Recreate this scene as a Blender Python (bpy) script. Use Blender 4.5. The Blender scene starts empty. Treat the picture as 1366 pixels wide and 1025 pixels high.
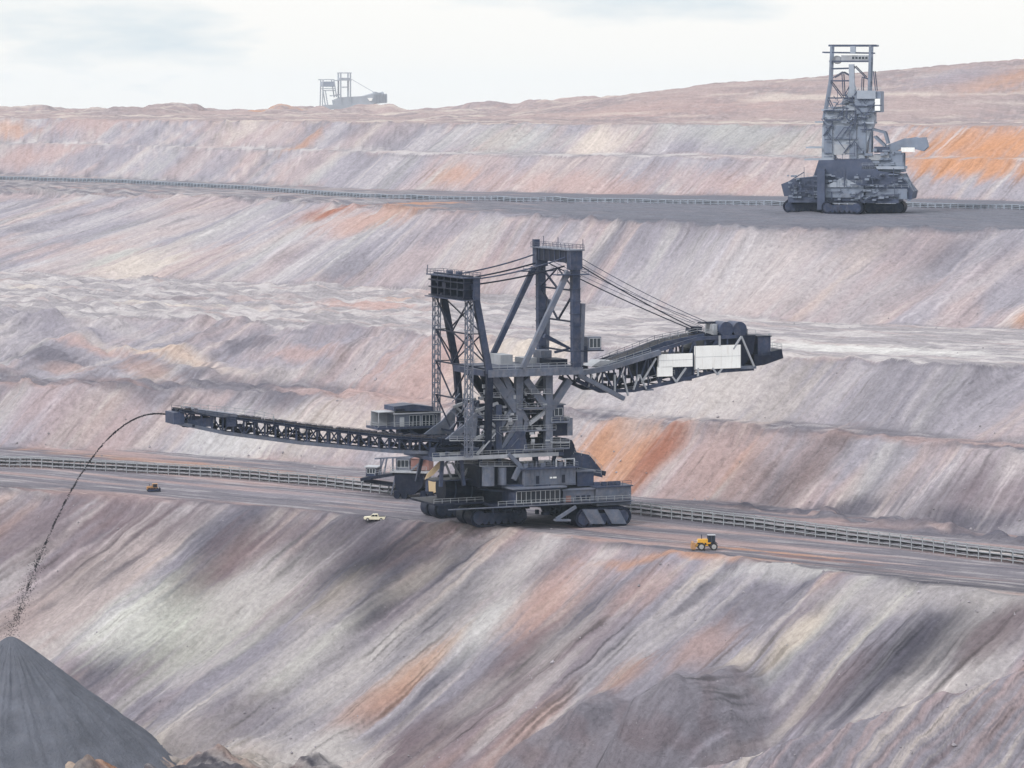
import bpy, math, random
import numpy as np
from mathutils import Vector, Matrix
random.seed(7)
R = math.radians
sc = bpy.context.scene
COL = sc.collection
# ------------------------------------------------------------------ camera
F, CX, HY, CZ = 4740.0, 683.0, 130.0, 108.0     # focal length in photo pixels, centre column, eye-level row, eye height (m)
cd = bpy.data.cameras.new("camera"); cam = bpy.data.objects.new("camera", cd); COL.objects.link(cam)
cam.location = (0, 0, CZ); cam.rotation_euler = (R(90), 0, 0)
cd.sensor_width = 36.0; cd.lens = 36.0 * F / 1366.0
cd.shift_y = -(512.5 - HY) / 1366.0
cd.clip_start = 1.0; cd.clip_end = 30000.0
sc.camera = cam
# ------------------------------------------------------------------ world, sun, exposure
SUN_EL, SUN_AZ = 40.0, 232.0      # azimuth clockwise from +Y
W = bpy.data.worlds.new("World"); sc.world = W; W.use_nodes = True
nt = W.node_tree; N = nt.nodes; LK = nt.links
bg = N["Background"]
tc = N.new("ShaderNodeTexCoord")
sky = N.new("ShaderNodeTexSky"); sky.sky_type = 'NISHITA'; sky.sun_disc = False
sky.sun_elevation = R(SUN_EL); sky.sun_rotation = R(SUN_AZ); sky.dust_density = 3.0
vm = N.new("ShaderNodeVectorMath"); vm.operation = 'MAXIMUM'; vm.inputs[1].default_value = (-2, -2, 0.02)
LK.new(tc.outputs["Generated"], vm.inputs[0]); LK.new(vm.outputs[0], sky.inputs["Vector"])
mp = N.new("ShaderNodeMapping"); mp.inputs["Scale"].default_value = (9, 9, 34); mp.inputs["Location"].default_value = (3.1, 0.4, 0.9)
LK.new(tc.outputs["Generated"], mp.inputs["Vector"])
nz = N.new("ShaderNodeTexNoise"); nz.inputs["Scale"].default_value = 1.0; nz.inputs["Detail"].default_value = 5.0; nz.inputs["Roughness"].default_value = 0.52
LK.new(mp.outputs[0], nz.inputs["Vector"])
cr = N.new("ShaderNodeValToRGB"); cr.color_ramp.elements[0].position = 0.30; cr.color_ramp.elements[1].position = 0.48
LK.new(nz.outputs["Fac"], cr.inputs[0])
sk = N.new("ShaderNodeVectorMath"); sk.operation = 'SCALE'; sk.inputs["Scale"].default_value = 0.10
LK.new(sky.outputs[0], sk.inputs[0])
cl = N.new("ShaderNodeMix"); cl.data_type = 'RGBA'
cl.inputs[6].default_value = (0.74, 0.87, 0.96, 1); cl.inputs[7].default_value = (1.16, 1.15, 1.12, 1)
LK.new(cr.outputs[0], cl.inputs[0])
mx = N.new("ShaderNodeMix"); mx.data_type = 'RGBA'; mx.inputs[0].default_value = 0.85
LK.new(sk.outputs[0], mx.inputs[6]); LK.new(cl.outputs[2], mx.inputs[7])
sx_ = N.new("ShaderNodeSeparateXYZ"); LK.new(tc.outputs["Generated"], sx_.inputs[0])          # an overcast sky is brighter overhead than at the horizon
zf = N.new("ShaderNodeMath"); zf.operation = 'MULTIPLY_ADD'; zf.use_clamp = False; zf.inputs[1].default_value = 1.0; zf.inputs[2].default_value = 1.0
zm = N.new("ShaderNodeMath"); zm.operation = 'MAXIMUM'; zm.inputs[1].default_value = 0.0; LK.new(sx_.outputs[2], zm.inputs[0]); LK.new(zm.outputs[0], zf.inputs[0])
zs = N.new("ShaderNodeVectorMath"); zs.operation = 'SCALE'; LK.new(mx.outputs[2], zs.inputs[0]); LK.new(zf.outputs[0], zs.inputs["Scale"])
LK.new(zs.outputs[0], bg.inputs["Color"]); bg.inputs["Strength"].default_value = 0.96
sd = bpy.data.lights.new("sun", 'SUN'); sd.energy = 2.0; sd.angle = R(6); sd.color = (1, 0.965, 0.92)
sun = bpy.data.objects.new("sun", sd); COL.objects.link(sun)
_d = Vector((math.sin(R(SUN_AZ)) * math.cos(R(SUN_EL)), math.cos(R(SUN_AZ)) * math.cos(R(SUN_EL)), math.sin(R(SUN_EL))))
sun.rotation_euler = _d.to_track_quat('Z', 'Y').to_euler()
sc.view_settings.view_transform = 'Standard'; sc.view_settings.look = 'None'
sc.view_settings.gamma = 1.0; sc.view_settings.exposure = 0.0
sc.cycles.volume_bounces = 1; sc.cycles.max_bounces = 6; sc.cycles.diffuse_bounces = 3
HAZE_DENSITY = 0.00003

def world(px, py, d):
    return Vector(((px - CX) / F * d, d, CZ - (py - HY) / F * d))
def on_level(px, py, z):
    return world(px, py, (CZ - z) * F / (py - HY))

# ------------------------------------------------------------------ numpy noise
_rng = np.random.RandomState(11)
_P = _rng.permutation(4096)
_G = _rng.rand(4096) * 2 * np.pi
def pn(x, y):
    x = np.asarray(x, dtype=np.float64); y = np.asarray(y, dtype=np.float64)
    xi = np.floor(x).astype(np.int64); yi = np.floor(y).astype(np.int64)
    xf = x - xi; yf = y - yi
    def g(ix, iy, fx, fy):
        a = _G[_P[(_P[ix & 4095] + iy) & 4095]]
        return np.cos(a) * fx + np.sin(a) * fy
    su = xf * xf * xf * (xf * (xf * 6 - 15) + 10); sv = yf * yf * yf * (yf * (yf * 6 - 15) + 10)
    n0 = g(xi, yi, xf, yf) * (1 - su) + g(xi + 1, yi, xf - 1, yf) * su
    n1 = g(xi, yi + 1, xf, yf - 1) * (1 - su) + g(xi + 1, yi + 1, xf - 1, yf - 1) * su
    return (n0 * (1 - sv) + n1 * sv) * 1.5
def fbm(x, y, o=3, s=0.0, rough=0.5):
    t = 0; a = 1.0; tot = 0
    for k in range(o):
        t = t + a * pn(x * 2 ** k + 17.3 * k + s, y * 2 ** k + 5.7 * k + s * 1.7); tot += a; a *= rough
    return t / tot
def sst(a, b, x):
    t = np.clip((x - a) / (b - a), 0, 1); return t * t * (3 - 2 * t)

# ------------------------------------------------------------------ terrain heights
UX, UY, VX, VY = 0.78, -0.62, 0.62, 0.78          # u runs along the benches, v uphill
def uv(x, y): return UX * x + UY * y, VX * x + VY * y
def line(z, anchors, dv=0.0):
    pts = []
    for px, py in anchors:
        p = on_level(px, py, z); u, v = uv(p.x, p.y); pts.append((u, v + dv))
    pts.sort(); a = np.array(pts); return a[:, 0], a[:, 1]
L1 = line(0, [(0, 652), (200, 664), (350, 676), (520, 693), (700, 707), (850, 728), (1000, 748), (1180, 770), (1366, 800)])
L2 = line(0, [(0, 597), (200, 602), (350, 612), (490, 627), (850, 662), (960, 668), (1150, 688), (1366, 716)])
L3 = line(18, [(-60, 512), (300, 522), (550, 545), (780, 568), (900, 571), (1050, 575), (1150, 592), (1250, 612), (1366, 606)])
L5 = line(36, [(0, 420), (300, 425), (560, 455), (760, 505), (900, 505), (1050, 480), (1366, 487)])
L6 = line(38, [(0, 364), (350, 378), (560, 388), (760, 405), (1050, 428), (1366, 440)])
L7 = line(65, [(0, 257), (300, 265), (500, 277), (700, 290), (900, 302), (1366, 308)])
L8 = line(67, [(0, 233), (250, 243), (500, 254), (760, 259), (1040, 263), (1366, 270)])
SL = 0.68
def shear(v): return .36 * np.minimum(v, 690) + .22 * np.clip(v - 690, 0, 150) + .05 * np.clip(v - 840, 0, 400)
def height(x, y, flags=False):
    u, v = uv(x, y)
    w1 = fbm(u / 26, v / 90, 2, 3.1) * 5 + fbm(u / 7, v / 50, 2, 9.3) * 1.6
    w2 = fbm(u / 34, v / 90, 3, 23.1) * 7 + fbm(u / 6, v / 50, 2, 29.3) * 1.5
    w3 = fbm(u / 45, v / 120, 3, 43.1) * 9 + fbm(u / 9, v / 60, 2, 49.3) * 2
    v1 = np.interp(u, *L1) + w1 * 0.8
    v0 = v1 - 50 / SL
    v2 = np.interp(u, *L2) + w1 * 0.35
    v3 = np.maximum(np.interp(u, *L3) + w2 * 0.6, v2 + 20)
    v4 = v3 + 8 + 3 * fbm(u / 20, v * 0, 2, 6.0)
    v5 = np.maximum(np.interp(u, *L5) + w2 * 0.7, v4 + 20)
    v6 = np.maximum(np.interp(u, *L6) + w2 * 0.5, v5 + 10)
    v7 = np.maximum(np.interp(u, *L7) + w3 * 0.7, v6 + 30)
    v8 = np.maximum(np.interp(u, *L8) + 0 * w3, v7 + 30) + 10
    v9 = v8 + 16 / 0.62 + w3 * 0.5
    v10 = v9 + 9 + 5 * fbm(u / 30, v * 0, 2, 8.0)
    v11 = v10 + 14 / 0.6 + w3 * 0.8
    V = [v0, v1, v2, v3, v4, v5, v6, v7, v8, v9, v10, v11]
    Z = [-50, 0, 0, 18, 19.5, 36, 38, 65, 67, 82.5, 83.5, 96]
    z = np.full_like(u, -50.0); sl = np.zeros_like(u); reg = np.zeros_like(u)
    for k in range(11):
        t = np.clip((v - V[k]) / (V[k + 1] - V[k]), 0, 1)
        z = z + (Z[k + 1] - Z[k]) * t
        steep = k in (0, 2, 4, 6, 8, 10)
        if steep:
            sl = np.maximum(sl, sst(-1.5, 2.5, v - V[k]) * sst(-1.5, 3.0, V[k + 1] - v))
        reg = np.where(v > V[k], k + 1, reg)
    reg = np.where(v > V[11], 12, reg)
    # far plateau and hill
    hill = np.interp(x / y, [-.03, .0015, .0247, .056, .088, .12, .144, .25], [0, 3, 10, 18.5, 23, 28, 32, 38]) * sst(1640, 1900, y)
    z = z + np.where(reg >= 12, hill, 0) * 1.0
    plat = sst(10, 60, v - v11)
    z = z + plat * (fbm(x / 45, y / 60, 3, 71.0) * (1.6 + 3.2 * sst(1900, 2500, y) * sst(.05, -.02, x / y)) + np.abs(fbm(x / 14, y / 30, 2, 77.0)) * 1.6 + 5.5 * sst(.12, .45, fbm(x / 70, y / 160, 3, 78.0)) * sst(2100, 2500, y) * sst(.06, -.01, x / y)) * (1 - sst(2600, 3400, y))
    z = np.where(y > 3000, z - (y - 3000) * 0.012, z)
    # gullies and fans on the slopes, ruts on the flats
    wu = u - shear(v) + fbm(u / 60, v / 60, 2, 55.0) * 4
    big = fbm(wu / 26, v / 140, 2, 1.0) * 3.4
    mid = fbm(wu / 9.5, v / 50, 2, 2.0) * .6 + fbm(u / 11, v / 9, 3, 7.0) * .9
    irr = sst(-.25, .3, fbm(u / 27, v / 21, 3, 8.0)); fin = irr * (0.5 - np.abs(fbm(wu / 2.8, v / 24, 2, 4.0))) * 0.34 + fbm(u / 2.6, v / 2.8, 3, 5.0, .6) * .32 + (reg == 1) * fbm(u / 6, v / 5, 3, 5.5, .6) * .45
    z = z + sl * (big + mid + fin)
    flat = 1 - sl
    z = z + flat * (fbm(u / 9, v / 2.6, 3, 12.0) * 0.35 + fbm(u / 30, v / 12, 2, 13.0) * 0.5) * np.where(np.abs(reg - 2) < 0.5, 0.45, np.where(reg == 8, .45, 1.0))
    # tumbled heaps on the middle benches
    hum = ((reg == 6) | (reg == 5) | (reg == 4)) * 1.0
    hum = hum * (0.25 + 0.75 * sst(0.1, -0.06, x / y))
    z = z + hum * (np.abs(fbm(u / 22, v / 11, 3, 33.0)) * 4.4 - .8 + fbm(u / 7, v / 4, 2, 36.0) * 0.6)
    z = z + (reg == 8) * (np.abs(fbm(u / 26, v / 16, 3, 63.0)) * (1.6 + 3.0 * sst(.0, -.08, x / y)) * sst(50, 120, v8 - v))
    # crest lumps
    for k, amp in ((1, 1.0), (3, 2.2), (5, 1.6), (7, 2.4), (9, 1.2), (11, 1.6)):
        g = np.exp(-((v - V[k]) / 3.5) ** 2)
        z = z + amp * g * np.clip(fbm(u / 7, v / 6, 3, 80.0 + k), -0.2, 1)
    # berm of dark spoil behind the right hand conveyor
    vb = v2 - 9 + 2.5 * fbm(u / 14, u * 0, 2, 90.)
    z = z + 3.4 * np.exp(-((v - vb) / 4.2) ** 2) * np.clip(0.35 + 1.6 * fbm(u / 11, v / 9, 3, 91.), 0, 1.4) * sst(0.04, 0.09, x / y)
    # foreground heaps
    for (hx, hy, rad, hh, ex) in HEAPS:
        du = (x - hx); dv = (y - hy)
        q = np.sqrt(du * du + (dv * ex) ** 2) * (1 + 0.12 * fbm(x / 9, y / 9, 2, 95.))
        z = z + hh * (np.sqrt(np.clip(1 - q / rad, 0, 1) ** 2 + .012) - .11) * (1 + 0.06 * fbm(u / 4, v / 9, 2, 96.)) * (q < rad * 1.2)
        if flags: HMASK.append(sst(1.12, .8, q / rad))
    # ridge running out of the lower right corner
    q = ((x - RA[0]) * RD[0] + (y - RA[1]) * RD[1])
    pe = -(x - RA[0]) * RD[1] + (y - RA[1]) * RD[0] + 1.6 * fbm(q / 14, q * 0, 3, 93.)
    zr = np.interp(q, RQ, RZ) + fbm(q / 6, q * 0, 3, 94.) * .7 - .66 * np.sqrt(pe * pe + 1.2) + fbm((q - 2.0 * pe) / 2.6, pe / 26, 3, 97.) * .42 + fbm((q - 2.0 * pe) / 13, pe / 40, 2, 98.) * 1.3 + fbm(q / 5, pe / 5, 3, 92.) * .7
    on = sst(-.6, .8, zr - z)
    if flags: RMASK.append((on, q - 2.0 * pe + 2.5 * fbm(q / 12, pe / 12, 2, 91.), pe))
    z = z * (1 - on) + zr * on; sl = np.maximum(sl, on)
    # rubble at the foot of the front slope
    fl = sst(14, -6, v - v0) * (1 - sl * 0.4) * sst(640, 760, y)
    z = z + fl * (np.abs(fbm(x / 13, y / 10, 4, 99., 0.55)) * 6.0 - 1.0)
    if flags:
        ro, rq, _ = RMASK[-1]; wu = wu * (1 - ro) + rq * ro
        return z, u, v, sl, reg, V, wu
    return z
_r = [world(1366, 893, 716), world(1200, 935, 705), world(1000, 1003, 690), world(860, 1040, 680)]
RA = (_r[0].x, _r[0].y); _dx, _dy = _r[3].x - RA[0], _r[3].y - RA[1]; _l = math.hypot(_dx, _dy); RD = (_dx / _l, _dy / _l, _l)
RQ = [(p.x - RA[0]) * RD[0] + (p.y - RA[1]) * RD[1] for p in _r]; RZ = [p.z for p in _r]; RQ = [-60] + RQ + [RQ[-1] + 40]; RZ = [RZ[0] + 3] + RZ + [RZ[-1] - 26]
HEAPS = []
_h = []
for (px, py, rad, ex, hk) in ((905, 908, 21, 0.75, .85), (775, 936, 12, 0.9, .7), (845, 985, 12, 0.9, .7), (700, 985, 9, .9, .6), (115, 1003, 15, 0.8, .4), (30, 1012, 13, 0.8, .4), (300, 1003, 15, 0.6, .35), (420, 1010, 12, .7, .35)):
    hh = rad * hk; d = 722.0 if px > 690 else 690.0
    while d < 860:
        p = world(px, py, d)
        if float(height(np.array([p.x]), np.array([p.y]))[0]) + hh >= p.z: break
        d += 2
    _h.append((p.x, p.y, rad, hh, ex))
HEAPS = _h
HMASK = []; RMASK = []
def gz(x, y): return float(height(np.array([float(x)]), np.array([float(y)]))[0])

# ------------------------------------------------------------------ material helpers
def mat(name, base, rough=0.6, metal=0.0, var=0.25, scale=0.4, dust=0.0, dustcol=(0.33, 0.29, 0.28), emit=None):
    m = bpy.data.materials.new(name); m.use_nodes = True
    n = m.node_tree.nodes; l = m.node_tree.links; b = n["Principled BSDF"]
    b.inputs["Roughness"].default_value = rough; b.inputs["Specular IOR Level"].default_value = 0.5 if rough < .3 else 0.18; b.inputs["Metallic"].default_value = metal
    t = n.new("ShaderNodeTexCoord")
    a = n.new("ShaderNodeTexNoise"); a.inputs["Scale"].default_value = scale; a.inputs["Detail"].default_value = 6; a.inputs["Roughness"].default_value = 0.65
    l.new(t.outputs["Object"], a.inputs["Vector"])
    c = n.new("ShaderNodeMix"); c.data_type = 'RGBA'
    c.inputs[6].default_value = (*[x * (1 - var) for x in base], 1); c.inputs[7].default_value = (*[min(1, x * (1 + var)) for x in base], 1)
    r = n.new("ShaderNodeMapRange"); r.inputs[1].default_value = 0.3; r.inputs[2].default_value = 0.7
    l.new(a.outputs["Fac"], r.inputs[0]); l.new(r.outputs[0], c.inputs[0]); out = c.outputs[2]
    if dust > 0:   # dust settled in blotches
        a2 = n.new("ShaderNodeTexNoise"); a2.inputs["Scale"].default_value = scale * 2.7; a2.inputs["Detail"].default_value = 8; a2.inputs["Roughness"].default_value = 0.7
        l.new(t.outputs["Object"], a2.inputs["Vector"])
        r2 = n.new("ShaderNodeMapRange"); r2.inputs[1].default_value = 0.45; r2.inputs[2].default_value = 0.75; r2.inputs[4].default_value = dust
        l.new(a2.outputs["Fac"], r2.inputs[0])
        d = n.new("ShaderNodeMix"); d.data_type = 'RGBA'; d.inputs[7].default_value = (*dustcol, 1)
        l.new(r2.outputs[0], d.inputs[0]); l.new(out, d.inputs[6]); out = d.outputs[2]
    if name in ('blue_grey_steel', 'mid_grey_steel', 'light_grey_paint', 'pale_painted_sheet'):   # rust runs and washed-off streaks
        mp_ = n.new("ShaderNodeMapping"); mp_.inputs["Scale"].default_value = (1.6, 1.6, .14); l.new(t.outputs["Object"], mp_.inputs["Vector"])
        a3 = n.new("ShaderNodeTexNoise"); a3.inputs["Scale"].default_value = 1.0; a3.inputs["Detail"].default_value = 6; a3.inputs["Roughness"].default_value = .7; l.new(mp_.outputs[0], a3.inputs["Vector"])
        r4 = n.new("ShaderNodeMapRange"); r4.inputs[1].default_value = .54; r4.inputs[2].default_value = .76; r4.inputs[4].default_value = .5; l.new(a3.outputs["Fac"], r4.inputs[0])
        d2 = n.new("ShaderNodeMix"); d2.data_type = 'RGBA'; d2.inputs[7].default_value = (base[0] * .5 + .035, base[1] * .45 + .02, base[2] * .4 + .015, 1); l.new(r4.outputs[0], d2.inputs[0]); l.new(out, d2.inputs[6]); out = d2.outputs[2]
    l.new(out, b.inputs["Base Color"])
    return m
M = dict(
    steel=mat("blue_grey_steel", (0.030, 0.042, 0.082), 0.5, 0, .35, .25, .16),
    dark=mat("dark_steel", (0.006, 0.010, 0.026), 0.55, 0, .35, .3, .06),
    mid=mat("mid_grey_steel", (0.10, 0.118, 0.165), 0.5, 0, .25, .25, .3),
    light=mat("light_grey_paint", (0.30, 0.32, 0.36), 0.5, 0, .18, .3, .3),
    pale=mat("pale_painted_sheet", (0.80, 0.81, 0.81), 0.5, 0, .06, .2, .12),
    frame=mat("white_window_frame", (0.36, 0.38, 0.42), 0.5, 0, .1, .5, .1),
    glass=mat("dark_glass", (0.02, 0.028, 0.04), 0.12, 0, .2, .6),
    belt=mat("rubber_belt", (0.018, 0.018, 0.022), 0.8, 0, .3, 1.0, .25),
    galv=mat("galvanised_steel", (0.27, 0.29, 0.32), 0.5, 0, .2, .5, .2),
    tan=mat("tan_sheet", (0.52, 0.40, 0.25), 0.6, 0, .1, .3, .15),
    red=mat("red_brown_sheet", (0.21, 0.11, 0.10), 0.6, 0, .2, .3, .2),
    far=mat("haze_tinted_blue_paint", (0.165, 0.198, 0.265), 0.6, 0, .2, .2, .2), farlight=mat("haze_tinted_light_paint", (0.28, 0.318, 0.385), 0.6, 0, .15, .2, .2), fardark=mat("haze_tinted_dark_paint", (0.055, 0.070, 0.118), 0.6, 0, .2, .2, .1),  # paints lightened so that distance haze is part of their colour
    distant=mat("haze_paled_grey_paint", (0.36, 0.39, 0.44), 0.6, 0, .1, .1, .1),  # grey paled to carry the haze of long range in the paint itself
    yellow=mat("yellow_paint", (0.62, 0.33, 0.035), 0.45, 0, .12, .8, .25),
    orange=mat("orange_paint", (0.36, 0.19, 0.08), 0.6, 0, .2, .8, .45),
    cream=mat("cream_paint", (0.72, 0.68, 0.53), 0.35, 0, .05, .8, .15),
    tyre=mat("tyre_rubber", (0.02, 0.02, 0.022), 0.85, 0, .2, 2, .25),
    rim=mat("dusty_rim", (0.33, 0.33, 0.34), 0.6, 0, .15, 2, .3),
    spoil=mat("dark_spoil", (0.05, 0.045, 0.05), 0.95, 0, .4, 1.5),
    lump=mat("wet_spoil", (0.020, 0.019, 0.024), 0.9, 0, .4, 1.5),
)

# ------------------------------------------------------------------ terrain mesh
def build_terrain():
    c1 = np.linspace(-0.19, 0.19, 860); ex = np.geomspace(0.195, 0.6, 22)
    tx = np.concatenate([-ex[::-1], c1, ex])
    d = np.concatenate([np.linspace(150, 600, 40, endpoint=False), np.linspace(600, 655, 40, endpoint=False), np.arange(655, 1130, 0.62),
                        np.arange(1130, 1640, 1.15), np.geomspace(1640, 3600, 210), np.geomspace(3700, 9000, 14)])
    nx, nd = len(tx), len(d)
    D, T = np.meshgrid(d, tx, indexing='ij'); X = (T * D).ravel(); Y = D.ravel()
    z, u, v, sl, reg, V, wu = height(X, Y, True)
    me = bpy.data.meshes.new("pit_terrain")
    co = np.empty((nx * nd, 3), dtype=np.float32); co[:, 0] = X; co[:, 1] = Y; co[:, 2] = z
    i = np.arange(nd - 1)[:, None] * nx + np.arange(nx - 1)[None, :]
    q = np.stack([i, i + 1, i + nx + 1, i + nx], -1).reshape(-1, 4).astype(np.int32)
    me.vertices.add(len(co)); me.vertices.foreach_set("co", co.ravel())
    me.loops.add(q.size); me.loops.foreach_set("vertex_index", q.ravel())
    me.polygons.add(len(q)); me.polygons.foreach_set("loop_start", np.arange(0, q.size, 4, dtype=np.int32))
    me.polygons.foreach_set("use_smooth", np.ones(len(q), dtype=bool))
    me.update(calc_edges=True)
    col = soil(X, Y, z, u, v, sl, reg, V, wu)
    at = me.attributes.new("soil", 'FLOAT_COLOR', 'POINT')
    rgba = np.ones((len(co), 4), dtype=np.float32); rgba[:, :3] = col
    at.data.foreach_set("color", rgba.ravel())
    at2 = me.attributes.new("slope", 'FLOAT', 'POINT'); at2.data.foreach_set("value", sl.astype(np.float32))
    at3 = me.attributes.new("across", 'FLOAT', 'POINT'); at3.data.foreach_set("value", wu.astype(np.float32))
    o = bpy.data.objects.new("pit_terrain", me); COL.objects.link(o); me.materials.append(soil_mat())
    o['kind'] = 'structure'; return o

GREY = np.array([.228, .215, .256]); DARK = np.array([.092, .088, .115]); PALE = np.array([.41, .385, .40]); PINK = np.array([.385, .27, .255])
ORNG = np.array([.43, .215, .115]); CREM = np.array([.49, .435, .40]); GREN = np.array([.36, .365, .35]); RUST = np.array([.26, .11, .075]); WHIT = np.array([.55, .54, .54]); MAUV = np.array([.19, .15, .17])
# beds of coloured soil: where they lie (pixel of the photo -> point on the ground), half width along the bench, half length downhill
BEDS = [
    (845, 612, 13, 15, ORNG, .75), (880, 590, 7, 9, RUST, .9), (800, 590, 9, 12, ORNG, .75), (950, 620, 18, 15, PINK, .6), (1085, 610, 8, 12, PINK, .4), (985, 615, 4, 10, ORNG, .2), (893, 588, 3.2, 12, RUST, .6), (870, 612, 2.6, 12, RUST, .45),
    (1275, 665, 24, 8, DARK, .6), (1345, 660, 22, 8, MAUV, .6), (1195, 655, 10, 7, DARK, .35),
    (1310, 200, 50, 13, ORNG, .8), (1335, 183, 46, 14, ORNG, .75), (1300, 214, 40, 11, ORNG, .9), (1360, 98, 30, 50, ORNG, .4), (1240, 215, 20, 8, ORNG, .5), (1280, 98, 26, 50, GREY, .7), (900, 140, 60, 60, PINK, .4), (1000, 160, 70, 20, CREM, .5),
    (437, 281, 14, 9, RUST, .95), (520, 283, 26, 14, ORNG, .5), (470, 300, 22, 12, PINK, .6), (565, 268, 12, 18, ORNG, .6),
    (500, 400, 26, 14, PINK, .85), (540, 395, 9, 10, ORNG, .3), (620, 380, 26, 22, PINK, .45), (180, 355, 22, 22, CREM, .8), (150, 340, 8, 20, GREN, .7),
    (265, 405, 46, 5, CREM, .8), (230, 462, 58, 4, CREM, .75), (230, 460, 30, 3, ORNG, .25), (90, 490, 12, 5, ORNG, .28), (200, 490, 13, 6, ORNG, .28), (40, 380, 10, 10, CREM, .6), (60, 470, 22, 6, DARK, .7),
    (330, 400, 16, 6, GREY, .8), (300, 505, 24, 5, DARK, .6), (150, 505, 16, 4, DARK, .55), (580, 470, 20, 16, PINK, .7), (700, 468, 22, 12, CREM, .95), (660, 500, 16, 12, CREM, .7), (540, 520, 26, 14, PINK, .55),
    (1130, 460, 50, 12, WHIT, .85), (1365, 420, 7, 8, ORNG, .5), (760, 420, 24, 26, PALE, .8), (900, 530, 30, 16, PALE, .7), (1000, 520, 26, 16, CREM, .35), (1000, 380, 60, 26, PALE, .55), (1250, 380, 40, 26, GREY, .25),
    (100, 560, 34, 14, PINK, .4), (420, 570, 26, 10, CREM, .55), (300, 585, 20, 8, WHIT, .5), (620, 300, 60, 8, GREY, .7), (1100, 300, 90, 14, DARK, .35), (860, 290, 60, 12, DARK, .35),
    (240, 615, 70, 5, ORNG, .42), (330, 640, 40, 6, PINK, .35), (900, 732, 30, 2.0, ORNG, .45), (1010, 731, 26, 2.4, ORNG, .55), (850, 720, 30, 2, PINK, .6), (1080, 742, 20, 2, RUST, .4), (660, 690, 30, 9, DARK, .45), (430, 660, 60, 9, GREY, .4),
    (60, 700, 36, 16, MAUV, .55), (300, 700, 34, 11, DARK, .6), (450, 705, 26, 9, DARK, .55), (170, 690, 20, 8, MAUV, .6), (600, 740, 12, 9, DARK, .4), (540, 740, 26, 13, DARK, .65), (470, 770, 18, 12, DARK, .5), (620, 790, 14, 20, DARK, .35), (380, 730, 20, 10, MAUV, .5),
    (250, 830, 26, 16, GREN, .95), (330, 790, 16, 18, PALE, .85), (160, 830, 15, 12, WHIT, .6), (440, 800, 8, 12, CREM, .4), (700, 745, 11, 12, PALE, .75), (650, 830, 8, 14, WHIT, .45), (560, 890, 5.5, 11, ORNG, .32), (480, 940, 7, 10, PINK, .5), (520, 920, 5, 14, ORNG, .15),
    (730, 800, 9, 13, PINK, .7), (700, 900, 12, 14, MAUV, .45), (980, 880, 5, 8, CREM, .7), (1060, 850, 5, 9, CREM, .75), (830, 900, 5, 7, ORNG, .3), (940, 860, 8, 8, PINK, .5), (1180, 890, 13, 16, DARK, .55), (1270, 850, 14, 14, DARK, .55), (1090, 930, 8, 12, MAUV, .5), (1330, 840, 8, 10, MAUV, .5),
    (770, 955, 7, 7, DARK, .75), (910, 940, 10, 9, GREY, .8), (935, 1000, 9, 7, DARK, .6), (830, 1005, 8, 6, MAUV, .8), (1250, 960, 5, 12, PINK, .5), (1180, 990, 3, 10, CREM, .5), (1320, 950, 3, 14, CREM, .6), (1330, 990, 7, 9, DARK, .5), (1120, 1010, 6, 8, GREY, .6),
    (330, 960, 26, 9, GREY, .6), (560, 980, 18, 12, MAUV, .3), (430, 880, 12, 12, PALE, .4), (300, 745, 9, 16, MAUV, .5), (430, 720, 10, 12, DARK, .45), (510, 800, 7, 10, DARK, .45), (560, 770, 5, 10, CREM, .3), (740, 860, 7, 12, PALE, .5), (640, 930, 8, 10, PALE, .4), (860, 780, 8, 8, PINK, .45), (1000, 800, 10, 8, DARK, .3), (130, 760, 14, 10, DARK, .3), (1250, 790, 40, 5, PALE, .5), (1060, 760, 22, 3, WHIT, .35), (1130, 705, 40, 3, PALE, .5), (980, 690, 30, 4, GREY, .3), (1330, 735, 14, 3, WHIT, .5),
    (470, 355, 14, 12, DARK, .32), (380, 340, 8, 10, DARK, .3), (30, 300, 12, 10, DARK, .4), (250, 395, 18, 5, DARK, .5), (60, 410, 30, 6, GREY, .8), (60, 440, 30, 6, GREY, .6), (430, 445, 40, 7, GREY, .6), (350, 480, 24, 7, GREY, .7), (150, 425, 26, 5, PALE, .5), (130, 465, 24, 3, PINK, .7), (400, 470, 20, 3, PINK, .6), (330, 458, 14, 4, DARK, .65), (380, 527, 16, 4, DARK, .6), (230, 530, 18, 5, DARK, .4), (650, 430, 18, 8, GREY, .5),
    (1130, 681, 18, 3.5, DARK, .85), (1290, 697, 18, 3.5, DARK, .8), (200, 1000, 22, 12, CREM, .7), (330, 1005, 16, 10, CREM, .5), (450, 1012, 12, 8, PALE, .9), (410, 1004, 14, 10, PALE, .8), (250, 1000, 12, 8, GREY, .6), (1200, 1000, 3, 14, DARK, .7), (1290, 930, 2.5, 14, DARK, .6), (1250, 1010, 2, 12, DARK, .6), (1340, 960, 2, 12, DARK, .8),
    (130, 205, 60, 14, GREY, .7), (60, 205, 40, 12, PINK, .6), (120, 160, 50, 12, PINK, .5), (480, 170, 20, 10, DARK, .3), (400, 190, 10, 12, ORNG, .5), (330, 175, 16, 12, CREM, .5), (800, 190, 14, 14, CREM, .8), (760, 240, 60, 10, PINK, .6), (1000, 180, 60, 12, GREN, .5), (960, 240, 40, 10, PINK, .45), (600, 230, 14, 10, ORNG, .4), (680, 180, 30, 14, GREN, .5),
    (350, 142, 30, 60, ORNG, .7), (10, 170, 20, 10, ORNG, .5), (130, 1010, 10, 10, ORNG, .4), (60, 1015, 12, 8, CREM, .6),
]
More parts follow.
